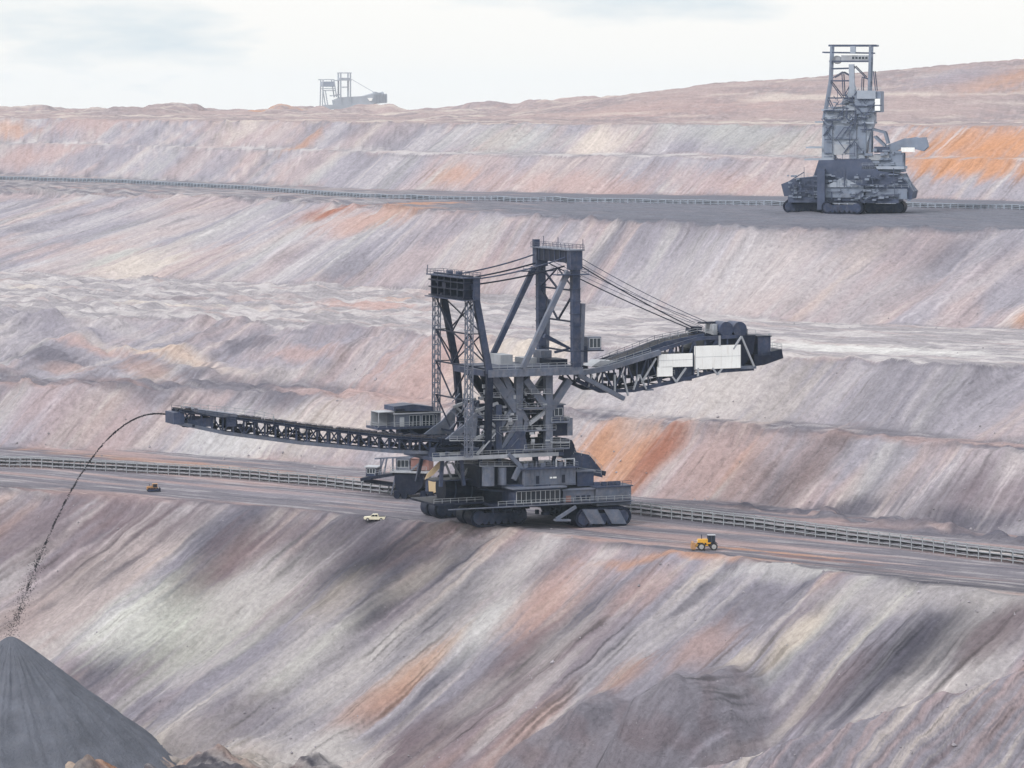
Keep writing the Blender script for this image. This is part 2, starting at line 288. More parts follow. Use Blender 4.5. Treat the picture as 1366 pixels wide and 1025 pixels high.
def soil(X, Y, z, u, v, sl, reg, V, wu):
    px = CX + F * X / Y; py = HY + F * (CZ - z) / Y
    a = fbm(wu / 30, v / 170, 3, 101.); b = fbm(wu / 9, v / 120, 3, 111.); c = fbm(wu / 3.2, v / 60, 3, 121., .65); e = fbm(u / 60, v / 60, 3, 131.)
    c2 = fbm(wu / 1.6, v / 26, 2, 124., .65)
    k3 = lambda w, c: w[:, None] * c[None, :]
    def lerp(A, Bc, t): return A + (Bc - A) * np.clip(t, 0, 1)[:, None]
    C = np.repeat(GREY[None, :], len(X), 0) * (1.14)
    C = lerp(C, PALE, sst(-.05, .35, a + .35 * b + .15 * c) * .68)
    C = lerp(C, PINK, sst(.02, .4, e + .5 * b - .2 * a) * .6)
    C = lerp(C, CREM, sst(.18, .5, b + .4 * c) * .36)
    C = lerp(C, GREN, sst(.15, .45, fbm(wu / 20, v / 150, 2, 141.) + .3 * b) * .4)
    C = lerp(C, DARK, sst(.12, .5, -a - .35 * b - .2 * c) * .5)
    C = lerp(C, MAUV * 1.15, (1 - sst(690, 740, v)) * .5 * sst(.0, .35, fbm(wu / 48, v / 80, 3, 147.))); C = lerp(C, PINK, (1 - sst(690, 740, v)) * .26 * sst(.02, .35, fbm(wu / 34, v / 90, 3, 149.))); upw = sst(740, 800, v); C = lerp(C, np.array([.292, .278, .305]), .34 * upw); C = lerp(C, np.array([.395, .285, .262]), upw * .34 * sst(-.05, .3, fbm(wu / 55, v / 120, 3, 145.)))
    bold = fbm(wu / 13, v / 55, 3, 501., .6); bold2 = fbm(wu / 5.5, v / 34, 2, 511.)
    C = lerp(C, DARK * 1.25, sst(.16, .42, bold + .35 * bold2) * (.55 - .3 * sst(730, 790, v))); C = lerp(C, PALE * 1.08, sst(.16, .42, -bold + .35 * bold2) * (.5 - .2 * sst(730, 790, v)))
    # flats: vehicle-worn grey, tracks run along the bench
    tr = fbm(u / 55, v / 2.2, 3, 151., .6); tr2 = fbm(u / 14, v / 6, 3, 161.)
    FL = np.repeat(GREY[None, :], len(X), 0) * .66
    FL = lerp(FL, DARK, sst(.0, .4, tr + .4 * tr2) * .6)
    FL = lerp(FL, PALE, sst(.05, .4, -tr + .5 * tr2) * .45)
    FL = lerp(FL, PINK, sst(.05, .4, fbm(u / 90, v / 7, 2, 171.)) * .5)
    up = ((reg == 6) | (reg == 10)) * 1.0; FL = lerp(FL, np.array([.115, .122, .155]), (reg == 8) * (.12 + .73 * sst(-.05, .03, X / Y + .05 * tr2)))
    FL = lerp(FL, PALE, up * (.42 + .5 * sst(-.1, .35, tr2 + fbm(u / 30, v / 14, 2, 173.))))
    FL = lerp(FL, PALE * .8, (reg == 8) * sst(.0, -.06, X / Y) * sst(-.2, .3, tr2) * .6)
    FL = lerp(FL, np.array([.32, .255, .255]), (reg >= 12) * (.5 + .4 * sst(-.25, .3, fbm(X / 60, Y / 90, 3, 181.))))
    FL = lerp(FL, CREM, (reg >= 12) * sst(.05, .4, fbm(X / 90, Y / 25, 3, 191.)) * .6)
    w = np.clip(sl * 1.15, 0, 1)
    C = FL * (1 - w)[:, None] + C * w[:, None]
    # named beds
    sub = slice(None, None, 3)
    sx, sy, swu, sv, sY = px[sub], py[sub], wu[sub], v[sub], Y[sub]
    for bx, by, ru, rv, cc, st in BEDS:
        q = (sx - bx) ** 2 + (sy - by) ** 2
        idx = np.where(q < q.min() + 16)[0]; j = idx[np.argmin(sY[idx])]
        cu, cv = swu[j], sv[j]
        m = (np.abs(wu - cu) < ru * 2) & (np.abs(v - cv) < rv * 2.2)
        if not m.any(): continue
        r = np.sqrt(((wu[m] - cu) / ru) ** 2 + ((v[m] - cv) / rv) ** 2)
        r = r + .55 * b[m] + .5 * c[m] + .25 * tr2[m] * (1 - sl[m]) + .3 * c2[m]
        C[m] = lerp(C[m], cc, sst(1.3, .2, r) * st)
    mean_ = GREY * .92; C = lerp(C, np.clip(mean_ + (C - mean_) * 1.5, .03, .8) * .80, sst(700, 665, v)); mw = np.array([.285, .268, .30]); C = lerp(C, np.clip(mw + (C - mw) * .98, .05, .8), upw * sl)
    vbm = np.exp(-((v - V[2] + 9) / 6) ** 2) * sst(.035, .07, X / Y); C = lerp(C, DARK, vbm * sst(-.3, .1, tr2) * .85)
    hm_ = np.clip(sum(HMASK[-8:-4]), 0, 1); HC = lerp(np.repeat((GREY * .74)[None, :], len(X), 0), MAUV * .8, .5 * sst(-.1, .3, fbm(X / 9, z / 7, 3, 311.))); C = lerp(C, HC, hm_ * .85)
    fg = sst(690, 655, v); C = C * (1 - .10 * fg)[:, None]
    rm, rq, rp = RMASK[-1]; rs = fbm(rq / 1.25, rp / 18, 3, 321., .6); rs2 = fbm(rq / 5, rp / 40, 2, 322.)
    RC = lerp(np.repeat((GREY * .86)[None, :], len(X), 0), CREM, sst(.05, .45, rs2 + .4 * rs) * .6); RC = lerp(RC, PINK, sst(.05, .4, -rs2) * .4); RC = lerp(RC, DARK * .8, sst(.12, .5, rs - .3 * rs2) * .6)
    C = lerp(C, RC, rm * .9)
    # loose scatter, dark damp runs and bright dry runs
    irr = sst(-.25, .3, fbm(u / 27, v / 21, 3, 8.0)) * 1.5; rn = irr * sst(.22, .5, c + .4 * c2) * sl; C = C * (1 + (.14 + .10 * fg) * rn)[:, None]
    rd = irr * sst(.18, .5, -c - .5 * c2) * sl; C = C * (1 - (.17 + .16 * fg) * rd)[:, None]
    C = C * (1 + .12 * fbm(u / 1.5, v / 1.5, 2, 201.))[:, None]
    return np.clip(C, .02, .8)

def soil_mat():
    m = bpy.data.materials.new("open_pit_soil"); m.use_nodes = True
    n = m.node_tree.nodes; l = m.node_tree.links; b = n["Principled BSDF"]; b.inputs["Roughness"].default_value = 0.95
    b.inputs["Specular IOR Level"].default_value = 0.15
    at = n.new("ShaderNodeAttribute"); at.attribute_name = "soil"
    s2 = n.new("ShaderNodeAttribute"); s2.attribute_name = "slope"
    t = n.new("ShaderNodeTexCoord")
    rot = n.new("ShaderNodeMapping"); rot.vector_type = 'TEXTURE'; rot.inputs["Rotation"].default_value = (0, 0, math.atan2(UY, UX))
    shr = n.new("ShaderNodeSeparateXYZ"); shk = n.new("ShaderNodeAttribute"); shk.attribute_name = "across"; cmb = n.new("ShaderNodeCombineXYZ")
    l.new(t.outputs["Object"], rot.inputs["Vector"])
    l.new(rot.outputs[0], shr.inputs[0]); l.new(shk.outputs["Fac"], cmb.inputs[0]); l.new(shr.outputs[1], cmb.inputs[1]); l.new(shr.outputs[2], cmb.inputs[2])
    def nz(scale, det, rough, src=rot):
        mpn = n.new("ShaderNodeMapping"); mpn.inputs["Scale"].default_value = scale; l.new(src.outputs[0], mpn.inputs["Vector"])
        x = n.new("ShaderNodeTexNoise"); x.inputs["Scale"].default_value = 1; x.inputs["Detail"].default_value = det; x.inputs["Roughness"].default_value = rough
        l.new(mpn.outputs[0], x.inputs["Vector"]); return x.outputs["Fac"]
    streak = nz((0.9, 0.07, 0.08), 6, .72, cmb); flat = nz((0.06, 0.7, 0.7), 5, .65); grain = nz((0.8, 0.8, 0.8), 6, .75)
    patch = nz((.035, .05, .06), 3, .55); pr = n.new("ShaderNodeMapRange"); pr.inputs[1].default_value = .4; pr.inputs[2].default_value = .62; l.new(patch, pr.inputs[0])
    rough_ = nz((.45, .35, .4), 6, .72); smx = n.new("ShaderNodeMix"); l.new(pr.outputs[0], smx.inputs[0]); l.new(rough_, smx.inputs[2]); l.new(streak, smx.inputs[3]); streak = smx.outputs[0]
    mxf = n.new("ShaderNodeMix"); l.new(s2.outputs["Fac"], mxf.inputs[0]); l.new(flat, mxf.inputs[2]); l.new(streak, mxf.inputs[3])
    r1 = n.new("ShaderNodeMapRange"); r1.inputs[1].default_value = .3; r1.inputs[2].default_value = .7; r1.inputs[3].default_value = .82; r1.inputs[4].default_value = 1.18
    l.new(mxf.outputs[0], r1.inputs[0])
    r2 = n.new("ShaderNodeMapRange"); r2.inputs[1].default_value = .3; r2.inputs[2].default_value = .7; r2.inputs[3].default_value = .82; r2.inputs[4].default_value = 1.18
    l.new(grain, r2.inputs[0])
    mm = n.new("ShaderNodeMath"); mm.operation = 'MULTIPLY'; l.new(r1.outputs[0], mm.inputs[0]); l.new(r2.outputs[0], mm.inputs[1])
    speck = nz((1.25, .17, .2), 4, .62, cmb); r3 = n.new("ShaderNodeMapRange"); r3.inputs[1].default_value = .60; r3.inputs[2].default_value = .70; r3.inputs[3].default_value = 1; r3.inputs[4].default_value = .80
    l.new(speck, r3.inputs[0]); m3 = n.new("ShaderNodeMath"); m3.operation = 'MULTIPLY'; l.new(mm.outputs[0], m3.inputs[0]); l.new(r3.outputs[0], m3.inputs[1]); mm = m3
    vs = n.new("ShaderNodeVectorMath"); vs.operation = 'SCALE'; l.new(at.outputs["Color"], vs.inputs[0]); l.new(mm.outputs[0], vs.inputs["Scale"])
    l.new(vs.outputs[0], b.inputs["Base Color"])
    ad = n.new("ShaderNodeMath"); ad.operation = 'MULTIPLY_ADD'; ad.inputs[1].default_value = .45; l.new(mxf.outputs[0], ad.inputs[0]); l.new(grain, ad.inputs[2])
    bp = n.new("ShaderNodeBump"); bp.inputs["Strength"].default_value = 0.9; bp.inputs["Distance"].default_value = 0.9
    l.new(ad.outputs[0], bp.inputs["Height"]); l.new(bp.outputs[0], b.inputs["Normal"])
    return m
build_terrain()

# ------------------------------------------------------------------ clods and stones that have rolled down the slopes
def clods():
    rs = np.random.RandomState(5); n = 9000
    y = rs.uniform(680, 1110, n) ; x = y * rs.uniform(-.15, .15, n)
    z, u, v, sl, reg, V, wu = height(x, y, True)
    dens = .10 + .9 * np.exp(-((v - V[0] - 4) / 9) ** 2) + .8 * np.exp(-((v - V[1] + 3) / 5) ** 2) + .6 * np.exp(-((v - V[2] - 1) / 5) ** 2) + .5 * np.exp(-((v - V[4]) / 6) ** 2) + .5 * sst(.1, .4, fbm(wu / 7, v / 30, 2, 401.)) * sl
    keep = (rs.rand(n) < dens) & ~((np.abs(v - 705) < 26) & (rs.rand(n) < .9)); x, y, z = x[keep], y[keep], z[keep]; m = len(x)
    s = .08 + rs.exponential(.09, m); s = np.minimum(s, .55)
    base = np.array([(1, 0, 0), (-1, 0, 0), (0, 1, 0), (0, -1, 0), (0, 0, 1), (0, 0, -1), (.6, .6, .5), (-.6, .5, .4), (.5, -.6, .5)])[:6]
    P = base[None] * s[:, None, None] * rs.uniform(.6, 1.35, (m, 6, 3)) + np.stack([x, y, z + s * .2], 1)[:, None, :] + rs.uniform(-.15, .15, (m, 6, 3)) * s[:, None, None]
    F_ = np.array([(0, 2, 4), (2, 1, 4), (1, 3, 4), (3, 0, 4), (2, 0, 5), (1, 2, 5), (3, 1, 5), (0, 3, 5)])
    fs = (F_[None] + (np.arange(m) * 6)[:, None, None]).reshape(-1, 3)
    me = bpy.data.meshes.new("soil_clods"); me.from_pydata(P.reshape(-1, 3).tolist(), [], fs.tolist()); me.update(); me.materials.append(mat("clod_soil", (.24, .225, .25), .95, 0, .5, .05))
    o = bpy.data.objects.new("soil_clods", me); COL.objects.link(o); o['kind'] = 'stuff'; o['label'] = "loose clods and stones scattered over the slopes and bench edges"; o['category'] = "soil clods"
clods()
# ------------------------------------------------------------------ mesh builder
def V3(*a): return Vector(a)
class MB:
    def __init__(s): s.v = []; s.f = []; s.g = []; s.gf = []
    def add(s, vs, fs):
        o = len(s.v); of = len(s.f); s.v += [tuple(p) for p in vs]; s.f += [tuple(i + o for i in f) for f in fs]; s.g.append((o, len(s.v))); s.gf.append((of, len(s.f))); return s
    def box(s, c, d, rz=0.0):
        x, y, z = d[0] / 2, d[1] / 2, d[2] / 2; ca, sa = math.cos(rz), math.sin(rz)
        P = []
        for k in range(8):
            a, b_, g = (x if k & 1 else -x), (y if k & 2 else -y), (z if k & 4 else -z)
            P.append((c[0] + a * ca - b_ * sa, c[1] + a * sa + b_ * ca, c[2] + g))
        return s.add(P, [(0, 2, 3, 1), (4, 5, 7, 6), (0, 1, 5, 4), (2, 6, 7, 3), (0, 4, 6, 2), (1, 3, 7, 5)])
    def span(s, a0, a1, y0, y1, z0, z1):
        return s.box(((a0 + a1) / 2, (y0 + y1) / 2, (z0 + z1) / 2), (abs(a1 - a0), abs(y1 - y0), abs(z1 - z0)))
    def beam(s, p, q, w, h=None, w2=None):
        p = Vector(p); q = Vector(q); h = h or w; d = (q - p)
        if d.length < 1e-4: return s
        d.normalize(); up = Vector((0, 0, 1)) if abs(d.z) < 0.97 else Vector((1, 0, 0))
        sd_ = d.cross(up).normalized(); u2 = sd_.cross(d).normalized(); k = (w2 or w) / w; P = []
        for (c, t) in ((p, 1), (q, k)):
            for (i, j) in ((-1, -1), (1, -1), (1, 1), (-1, 1)): P.append(c + sd_ * (w / 2 * i * t) + u2 * (h / 2 * j * t))
        return s.add(P, [(0, 1, 2, 3), (7, 6, 5, 4), (0, 4, 5, 1), (1, 5, 6, 2), (2, 6, 7, 3), (3, 7, 4, 0)])
    def tube(s, p, q, r, n=8, r2=None):
        p = Vector(p); q = Vector(q); r2 = r if r2 is None else r2; d = (q - p).normalized()
        up = Vector((0, 0, 1)) if abs(d.z) < 0.97 else Vector((1, 0, 0)); a = d.cross(up).normalized(); b_ = a.cross(d)
        P = []
        for (c, rr) in ((p, r), (q, r2)):
            for k in range(n):
                t = 2 * math.pi * k / n; P.append(c + a * (rr * math.cos(t)) + b_ * (rr * math.sin(t)))
        fs = [(k, (k + 1) % n, n + (k + 1) % n, n + k) for k in range(n)] + [tuple(range(n))[::-1], tuple(range(n, 2 * n))]
        return s.add(P, fs)
    def prism(s, pts, y0, y1):            # polygon in (x,z) extruded along y
        n = len(pts); P = [(x, y0, z) for x, z in pts] + [(x, y1, z) for x, z in pts]
        return s.add(P, [tuple(range(n)), tuple(range(n, 2 * n))[::-1]] + [(k, n + k, n + (k + 1) % n, (k + 1) % n) for k in range(n)])
    def rail(s, pts, h=1.15, step=2.2, t=0.09):
        for p, q in zip(pts[:-1], pts[1:]):
            p = Vector(p); q = Vector(q); L_ = (q - p).length; k = max(1, int(L_ / step))
            for z in (h, h * .5): s.beam(p + V3(0, 0, z), q + V3(0, 0, z), t)
            for i in range(k + 1):
                c = p.lerp(q, i / k); s.beam(c, c + V3(0, 0, h), t)
        return s
    def truss(s, p0, p1, q0, q1, n, t, chord=None, zig=True, posts=True):   # between chord p0-p1 and chord q0-q1
        p0, p1, q0, q1 = map(Vector, (p0, p1, q0, q1))
        if chord: s.beam(p0, p1, chord); s.beam(q0, q1, chord)
        for i in range(n):
            a = p0.lerp(p1, i / n); b_ = q0.lerp(q1, i / n); a2 = p0.lerp(p1, (i + 1) / n); b2 = q0.lerp(q1, (i + 1) / n)
            if posts: s.beam(a, b_, t)
            if zig: (s.beam(a, b2, t) if i % 2 == 0 else s.beam(b_, a2, t))
        if posts: s.beam(p1, q1, t)
        return s
    def clusters(s, gap):
        n = len(s.g); lo = np.array([np.min(s.v[a:b_], 0) for a, b_ in s.g]) - gap; hi = np.array([np.max(s.v[a:b_], 0) for a, b_ in s.g]) + gap
        lab = list(range(n))
        def root(i):
            while lab[i] != i: lab[i] = lab[lab[i]]; i = lab[i]
            return i
        for i in range(n):
            t = np.nonzero((lo[i] <= hi[i + 1:]).all(1) & (lo[i + 1:] <= hi[i]).all(1))[0] + i + 1
            for j in t: lab[root(int(j))] = root(i)
        out = {}
        for i in range(n): out.setdefault(root(i), []).append(i)
        return list(out.values())
    def build(s, name, m, parent=None, loc=None, smooth=False):
        if parent is not None and 1 < len(s.g) < 500:
            cl_ = s.clusters(.3)
            if 1 < len(cl_) <= 60:
                first = None
                for c in cl_:
                    mb = MB()
                    for i in c:
                        a, b_ = s.g[i]; fs = [tuple(q - a for q in f) for f in s.f[s.gf[i][0]:s.gf[i][1]]]; mb.add(s.v[a:b_], fs)
                    mb.g = [(0, len(mb.v))]; mb.gf = [(0, len(mb.f))]
                    o = mb.build(name, m, parent, loc, smooth); first = first or o
                return first
        me = bpy.data.meshes.new(name); me.from_pydata(s.v, [], s.f); me.update()
        me.materials.append(M[m] if isinstance(m, str) else m)
        import bmesh
        bm = bmesh.new(); bm.from_mesh(me); bmesh.ops.recalc_face_normals(bm, faces=bm.faces); bm.to_mesh(me); bm.free()
        if smooth: me.polygons.foreach_set("use_smooth", [True] * len(me.polygons))
        o = bpy.data.objects.new(name, me); COL.objects.link(o)
        if parent is not None: o.parent = parent
        if loc is not None: o.location = loc
        return o
def tag(o, label=None, cat=None, group=None, kind=None):
    if label: o['label'] = label
    if cat: o['category'] = cat
    if group: o['group'] = group
    if kind: o['kind'] = kind
    return o
def empty(name, loc, rz=0.0):
    e = bpy.data.objects.new(name, None); COL.objects.link(e); e.location = loc; e.rotation_euler = (0, 0, rz); e.empty_display_size = 2; return e
class Frame:                              # a machine's own axes; L() gives the point seen at a photo pixel at a known depth across the machine
    def __init__(s, ox, oy, ang, oz=0.0): s.o = (ox, oy, oz); s.A = (math.cos(ang), math.sin(ang)); s.B = (-s.A[1], s.A[0]); s.ang = ang
    def L(s, px, py, y=0.0):
        k = (px - CX) / F; bx = s.o[0] + y * s.B[0]; by = s.o[1] + y * s.B[1]
        a = (bx - k * by) / (k * s.A[1] - s.A[0]); d = by + a * s.A[1]
        return Vector((a, y, CZ - (py - HY) / F * d - s.o[2]))
    def ground(s, a, y):
        return gz(s.o[0] + a * s.A[0] + y * s.B[0], s.o[1] + a * s.A[1] + y * s.B[1]) - s.o[2]
def mir(p): return Vector((p[0], -p[1], p[2]))
def windows(parent, a0, a1, z0, z1, y, n, mullion=.14, name="window"):   # a band of panes on a wall facing the near side
    fr = MB(); fr.span(a0, a1, y - .10, y - .02, z0 - .12, z0); fr.span(a0, a1, y - .10, y - .02, z1, z1 + .12)
    w = (a1 - a0) / n
    for i in range(n + 1): fr.span(a0 + i * w - mullion / 2, a0 + i * w + mullion / 2, y - .10, y - .02, z0 + .001, z1 - .001)
    g = MB(); g.span(a0, a1, y - .05, y - .012, z0, z1); o = g.build(name, 'glass', parent)
    return fr.build("window_frame", 'frame', parent)

def crawler(parent, a, y, z, ln, wd, ht):
    r = ht / 2; n = 10; pts = []
    for k in range(n + 1):
        t = -math.pi / 2 + math.pi * k / n; pts.append((a + ln / 2 - r + r * math.cos(t), z + r + r * math.sin(t)))
    for k in range(n + 1):
        t = math.pi / 2 + math.pi * k / n; pts.append((a - ln / 2 + r + r * math.cos(t), z + r + r * math.sin(t)))
    inner = [(a + (x - a) * .94, z + r + (zz - z - r) * .80) for x, zz in pts]
    m = MB(); N_ = len(pts)
    P = [(x, y - wd / 2, zz) for x, zz in pts] + [(x, y + wd / 2, zz) for x, zz in pts] + [(x, y - wd / 2, zz) for x, zz in inner] + [(x, y + wd / 2, zz) for x, zz in inner]
    fs = []
    for k in range(N_):
        j = (k + 1) % N_
        fs += [(k, j, N_ + j, N_ + k), (2 * N_ + k, 3 * N_ + k, 3 * N_ + j, 2 * N_ + j), (k, 2 * N_ + k, 2 * N_ + j, j), (N_ + k, N_ + j, 3 * N_ + j, 3 * N_ + k)]
    m.add(P, fs)
    k = int(ln / .8)                                # grousers
    for i in range(k):
        x = a - ln / 2 + r + (ln - 2 * r) * i / max(1, k - 1)
        m.box((x, y, z + ht + .06), (.35, wd * 1.01, .16)); m.box((x, y, z + .02), (.35, wd * 1.01, .14))
    tr = m.build("crawler", 'dark', parent)
    g = MB()
    for s_ in (-1, 1):
        yy = y + s_ * (wd / 2 - .35)
        g.beam((a - ln / 2 + r, yy, z + r), (a + ln / 2 - r, yy, z + r), .5, ht * .42)
        k2 = int((ln - ht) / 1.7) + 1
        for i in range(k2):
            x = a - ln / 2 + r + (ln - 2 * r) * i / max(1, k2 - 1); g.tube((x, yy - .28, z + ht * .26), (x, yy + .28, z + ht * .26), ht * .15, 10)
        for e in (-1, 1): g.tube((a + e * (ln / 2 - r), yy - .3, z + r), (a + e * (ln / 2 - r), yy + .3, z + r), r * .72, 12)
    g.build("roller_frame", 'steel', tr)
    return tr

# ------------------------------------------------------------------ the big spreader
def big_spreader():
    fr = Frame(3.2, 900.0, math.atan2(.405, .914)); L = fr.L
    root = empty("spreader", fr.o, fr.ang)
    tag(root, "huge dark spreader with two masts on the lower bench, throwing spoil from its long boom", "mining machine")
    W_ = 10.5
    # ---- undercarriage
    ug = [(-9.5, 20), (-9.5, 25.5), (-8, 0), (-8, 5.5), (15.5, -12), (15.5, -6.2), (20, 10), (20, 15.5)]
    for a, y in ug: crawler(root, a, y, fr.ground(a, y) - .12, 15.5, 4.0, 4.8)
    m = MB()
    for (a0, y0, a1, y1) in ((-9.5, 22.7, 16, 2), (-8, 2.7, 15.5, -9), (20, 12.7, -8, 2.7), (-9.5, 22.7, -8, 2.7), (15.5, -9, 20, 12.7)):
        m.beam((a0, y0, 5.6), (a1, y1, 5.6), 2.4, 2.2)
    for a, y in ((-9.5, 22.7), (-8, 2.7), (15.5, -9), (20, 12.7)):
        m.tube((a, y, 3.4), (a, y, 6.6), 1.7, 14); m.box((a, y, 3.0), (5.5, 7.5, 1.2))
    m.build("undercarriage_frame", 'dark', root)
    g = MB()                                          # sloping guard plates over the near right crawlers
    for px0 in (777, 806):
        p = [L(px0, 680, -15), L(px0 + 20, 680, -15), L(px0 + 30, 699, -15), L(px0 + 11, 699, -15)]
        q = [x + V3(0, .4, .0) for x in p]
        g.add(p + q, [(0, 1, 2, 3), (7, 6, 5, 4), (0, 4, 5, 1), (1, 5, 6, 2), (2, 6, 7, 3), (3, 7, 4, 0)])
    g.build("guard_plate", 'mid', root)
    g = MB()
    g.beam(L(742, 693, -14), L(768, 676, -14), .7, .8); g.beam(L(740, 694, -14), L(760, 694, -14), 1.5, .5); g.build("step_ramp", 'mid', root)
    # ---- lower deck with houses
    zl = L(720, 673, -14).z; a0 = L(577, 668, -4).x; a1 = L(842, 674, -14).x
    d = MB(); d.span(L(665, 673, -14).x, a1, -14, 16, zl - .5, zl); d.span(a0, L(668, 673, -14).x - .02, -5, 11, zl - .2, zl + .3); d.build("lower_deck", 'dark', root)
    r = MB(); r.rail([(L(665, 673, -14).x, -13.8, zl), (a1, -13.8, zl), (a1, 15.8, zl)]); r.rail([(a0, -4.9, zl + .3), (L(664, 673, -14).x, -4.9, zl + .3)]); r.build("deck_handrail", 'galv', root)
    e = MB(); e.span(a0, a1 + .3, -14.25, -14.02, zl - .32, zl - .06); e.build("deck_edge", 'mid', root)
    def house(name, px0, px1, py0, py1, y0, y1, m_, roof=True, rm='mid', over=.4):
        p = L(px0, py0, y0); q = L(px1, py1, y0); mb = MB(); mb.span(p.x, q.x, y0, y1, q.z, p.z); o = mb.build(name, m_, root)
        if roof:
            k = MB(); k.span(p.x - over, q.x + over, y0 - over, y1 + over, p.z, p.z + .28); k.build("roof", rm, o)
        return o, p, q
    h, p, q = house("control_house", 687, 748, 653, 672, -12.6, -4, 'steel', rm='mid', over=1.2)
    windows(h, p.x + .4, q.x - .3, q.z + .6, p.z - .7, -12.6, 9)
    h, p, q = house("switchgear_house", 751, 793, 655, 672.5, -12.2, -3, 'mid')
    k = MB(); k.span(p.x + .8, p.x + 2.2, -12.26, -12.2, q.z + .2, q.z + 2.4); k.build("door", 'red', h)
    k = MB()
    for i in range(3): k.span(p.x + 3.6 + i * 1.5, p.x + 4.6 + i * 1.5, -12.27, -12.2, q.z + 1.3, q.z + 2.3)
    k.build("louvre", 'dark', h)
    h, p, q = house("container", 796, 842, 651, 673, -13.0, -5, 'mid', rm='steel')
    k = MB()
    n = 15
    for i in range(n): k.span(p.x + .2 + i * (q.x - p.x - .4) / n, p.x + .2 + (i + .45) * (q.x - p.x - .4) / n, -13.08, -13.0, q.z + .15, p.z - .15)
    k.build("sheet_ribs", 'mid', h)
    k = MB()
    for i in range(4): x = p.x + 1 + i * 1.9; k.box((x, -11, p.z + .75), (1.2, 1.2, .9))
    k.rail([(p.x, -13, p.z + .28), (q.x, -13, p.z + .28)]); k.build("roof_equipment", 'steel', h)
    # big dark drum-shaped tank on left deck
    t = MB(); zc = L(620, 655, -2).z; t.tube((L(588, 655, 6).x, 6, zc), (L(662, 655, 6).x, 6, zc), 3.5, 24)
    t.build("tank", 'dark', root, smooth=False)
    t = MB()
    for px in (600, 622, 645): x = L(px, 655, 6).x; t.tube((x, 6, zc), (x + .35, 6, zc), 3.6, 24)
    t.build("tank_band", 'steel', root)
    # small dark machinery packed under the deck
    rnd = random.Random(5); c = MB()
    for i in range(70):
        a = rnd.uniform(-12, 22); y = rnd.uniform(-12, 18); s_ = rnd.uniform(.5, 2.2); c.box((a, y, rnd.uniform(3.6, zl - .9)), (s_, rnd.uniform(.5, 2), rnd.uniform(.4, 1.6)), rnd.uniform(0, .3))
    c.build("underdeck_machinery", 'dark', root)
    # ---- turntable and slewing superstructure
    zt = L(700, 649, -8).z
    t = MB(); t.tube((0, 2, zl), (0, 2, zt), 10.5, 40); t.build("turntable", 'dark', root)
    t = MB(); t.tube((0, 2, zt), (0, 2, zt + .7), 13.2, 40); t.tube((0, 2, zt - 1.4), (0, 2, zt - .9), 12.0, 40); t.build("slew_ring", 'steel', root)
    h, p, q = house("machinery_house", 700, 768, 627, 647, -11, 6, 'mid', rm='steel', over=.7)
    k = MB(); k.span(p.x + 6.9, p.x + 8.8, -11.06, -11, q.z + 1.9, q.z + 2.3); k.build("name_plate", 'pale', h)
    k = MB()
    for i in range(12): x = p.x + .5 + i * (q.x - p.x - 1) / 11; k.span(x - .09, x + .09, -11.12, -11.0, q.z + .1, p.z - .1)
    k.span(p.x, q.x, -11.2, -11.0, q.z + .45, q.z + .6); k.build("wall_rib", 'mid', h)
    k = MB()
    for i in (2, 8): x = p.x + .7 + i * (q.x - p.x - 1) / 11; k.span(x, x + .9, -11.09, -11.0, q.z + .7, q.z + 2.7)
    k.build("door", 'dark', h)
    k = MB(); k.rail([(p.x - .5, -11.5, p.z + .28), (q.x + .5, -11.5, p.z + .28), (q.x + .5, 6, p.z + .28)])
    for i in range(5): x = p.x + 1 + i * 2.4; k.box((x, -9 + (i % 2) * 2, p.z + .8), (1.0, 1.0, 1.0)); k.tube((x + .9, -8.5, p.z + .3), (x + .9, -8.5, p.z + 1.7), .22, 8)
    k.build("roof_equipment", 'mid', h)
    h, p, q = house("cable_house", 770, 792, 630, 648, -10, 2, 'steel', rm='mid')
    h, p, q = house("drive_house", 640, 697, 622, 648, -7, 9, 'dark', rm='steel')
    c = MB(); x = L(649, 640, -7.6).x; c.tube((x, -8.6, zt + .7), (x, -8.6, zt + 5.5), 1.6, 14); x2 = L(668, 640, -7.6).x; c.tube((x2, -8.4, zt + .7), (x2, -8.4, zt + 5), 1.1, 12); c.build("slewing_motor", 'mid', root)
    # platform plates at left with tan sheet
    pl = MB(); z5 = L(600, 641, -3).z; pl.span(L(574, 641, 0).x, L(640, 641, 0).x, -2, 5, z5 - .3, z5); pl.build("side_platform", 'steel', root)
    tn = MB(); P = [L(567, 640, -3), L(570, 633, -3), L(585, 617, -3), L(593, 614, -3), L(590, 621, -3), L(578, 634, -3)]; Q = [x + V3(.1, .5, 0) for x in P]
    tn.add(P + Q, [(0, 1, 2, 3, 4, 5), (11, 10, 9, 8, 7, 6)] + [(i, 6 + i, 6 + (i + 1) % 6, (i + 1) % 6) for i in range(6)]); tag(tn.build("chute_sheet", 'tan', root), "tan sloping sheet")
    st = MB()
    for (x0, y0, x1, y1) in ((594, 617, 603, 640), (603, 617, 616, 640), (616, 640, 628, 618), (628, 618, 640, 640), (585, 630, 600, 612), (640, 616, 652, 640)):
        st.beam(L(x0, y0, 1), L(x1, y1, 1), .45)
    st.build("platform_strut", 'light', root)
    # ---- main deck at the top of the turntable (long pale line)
    zd = L(690, 606, -9).z; ad0 = L(577, 606, -9).x; ad1 = L(752, 606, -9).x
    d = MB(); d.span(ad0, ad1, -9, 10, zd - .9, zd); d.build("main_deck", 'steel', root)
    e = MB(); e.span(ad0, ad1 - 1.5, -9.25, -9.02, zd - .85, zd + .1); e.build("main_deck_edge", 'light', root)
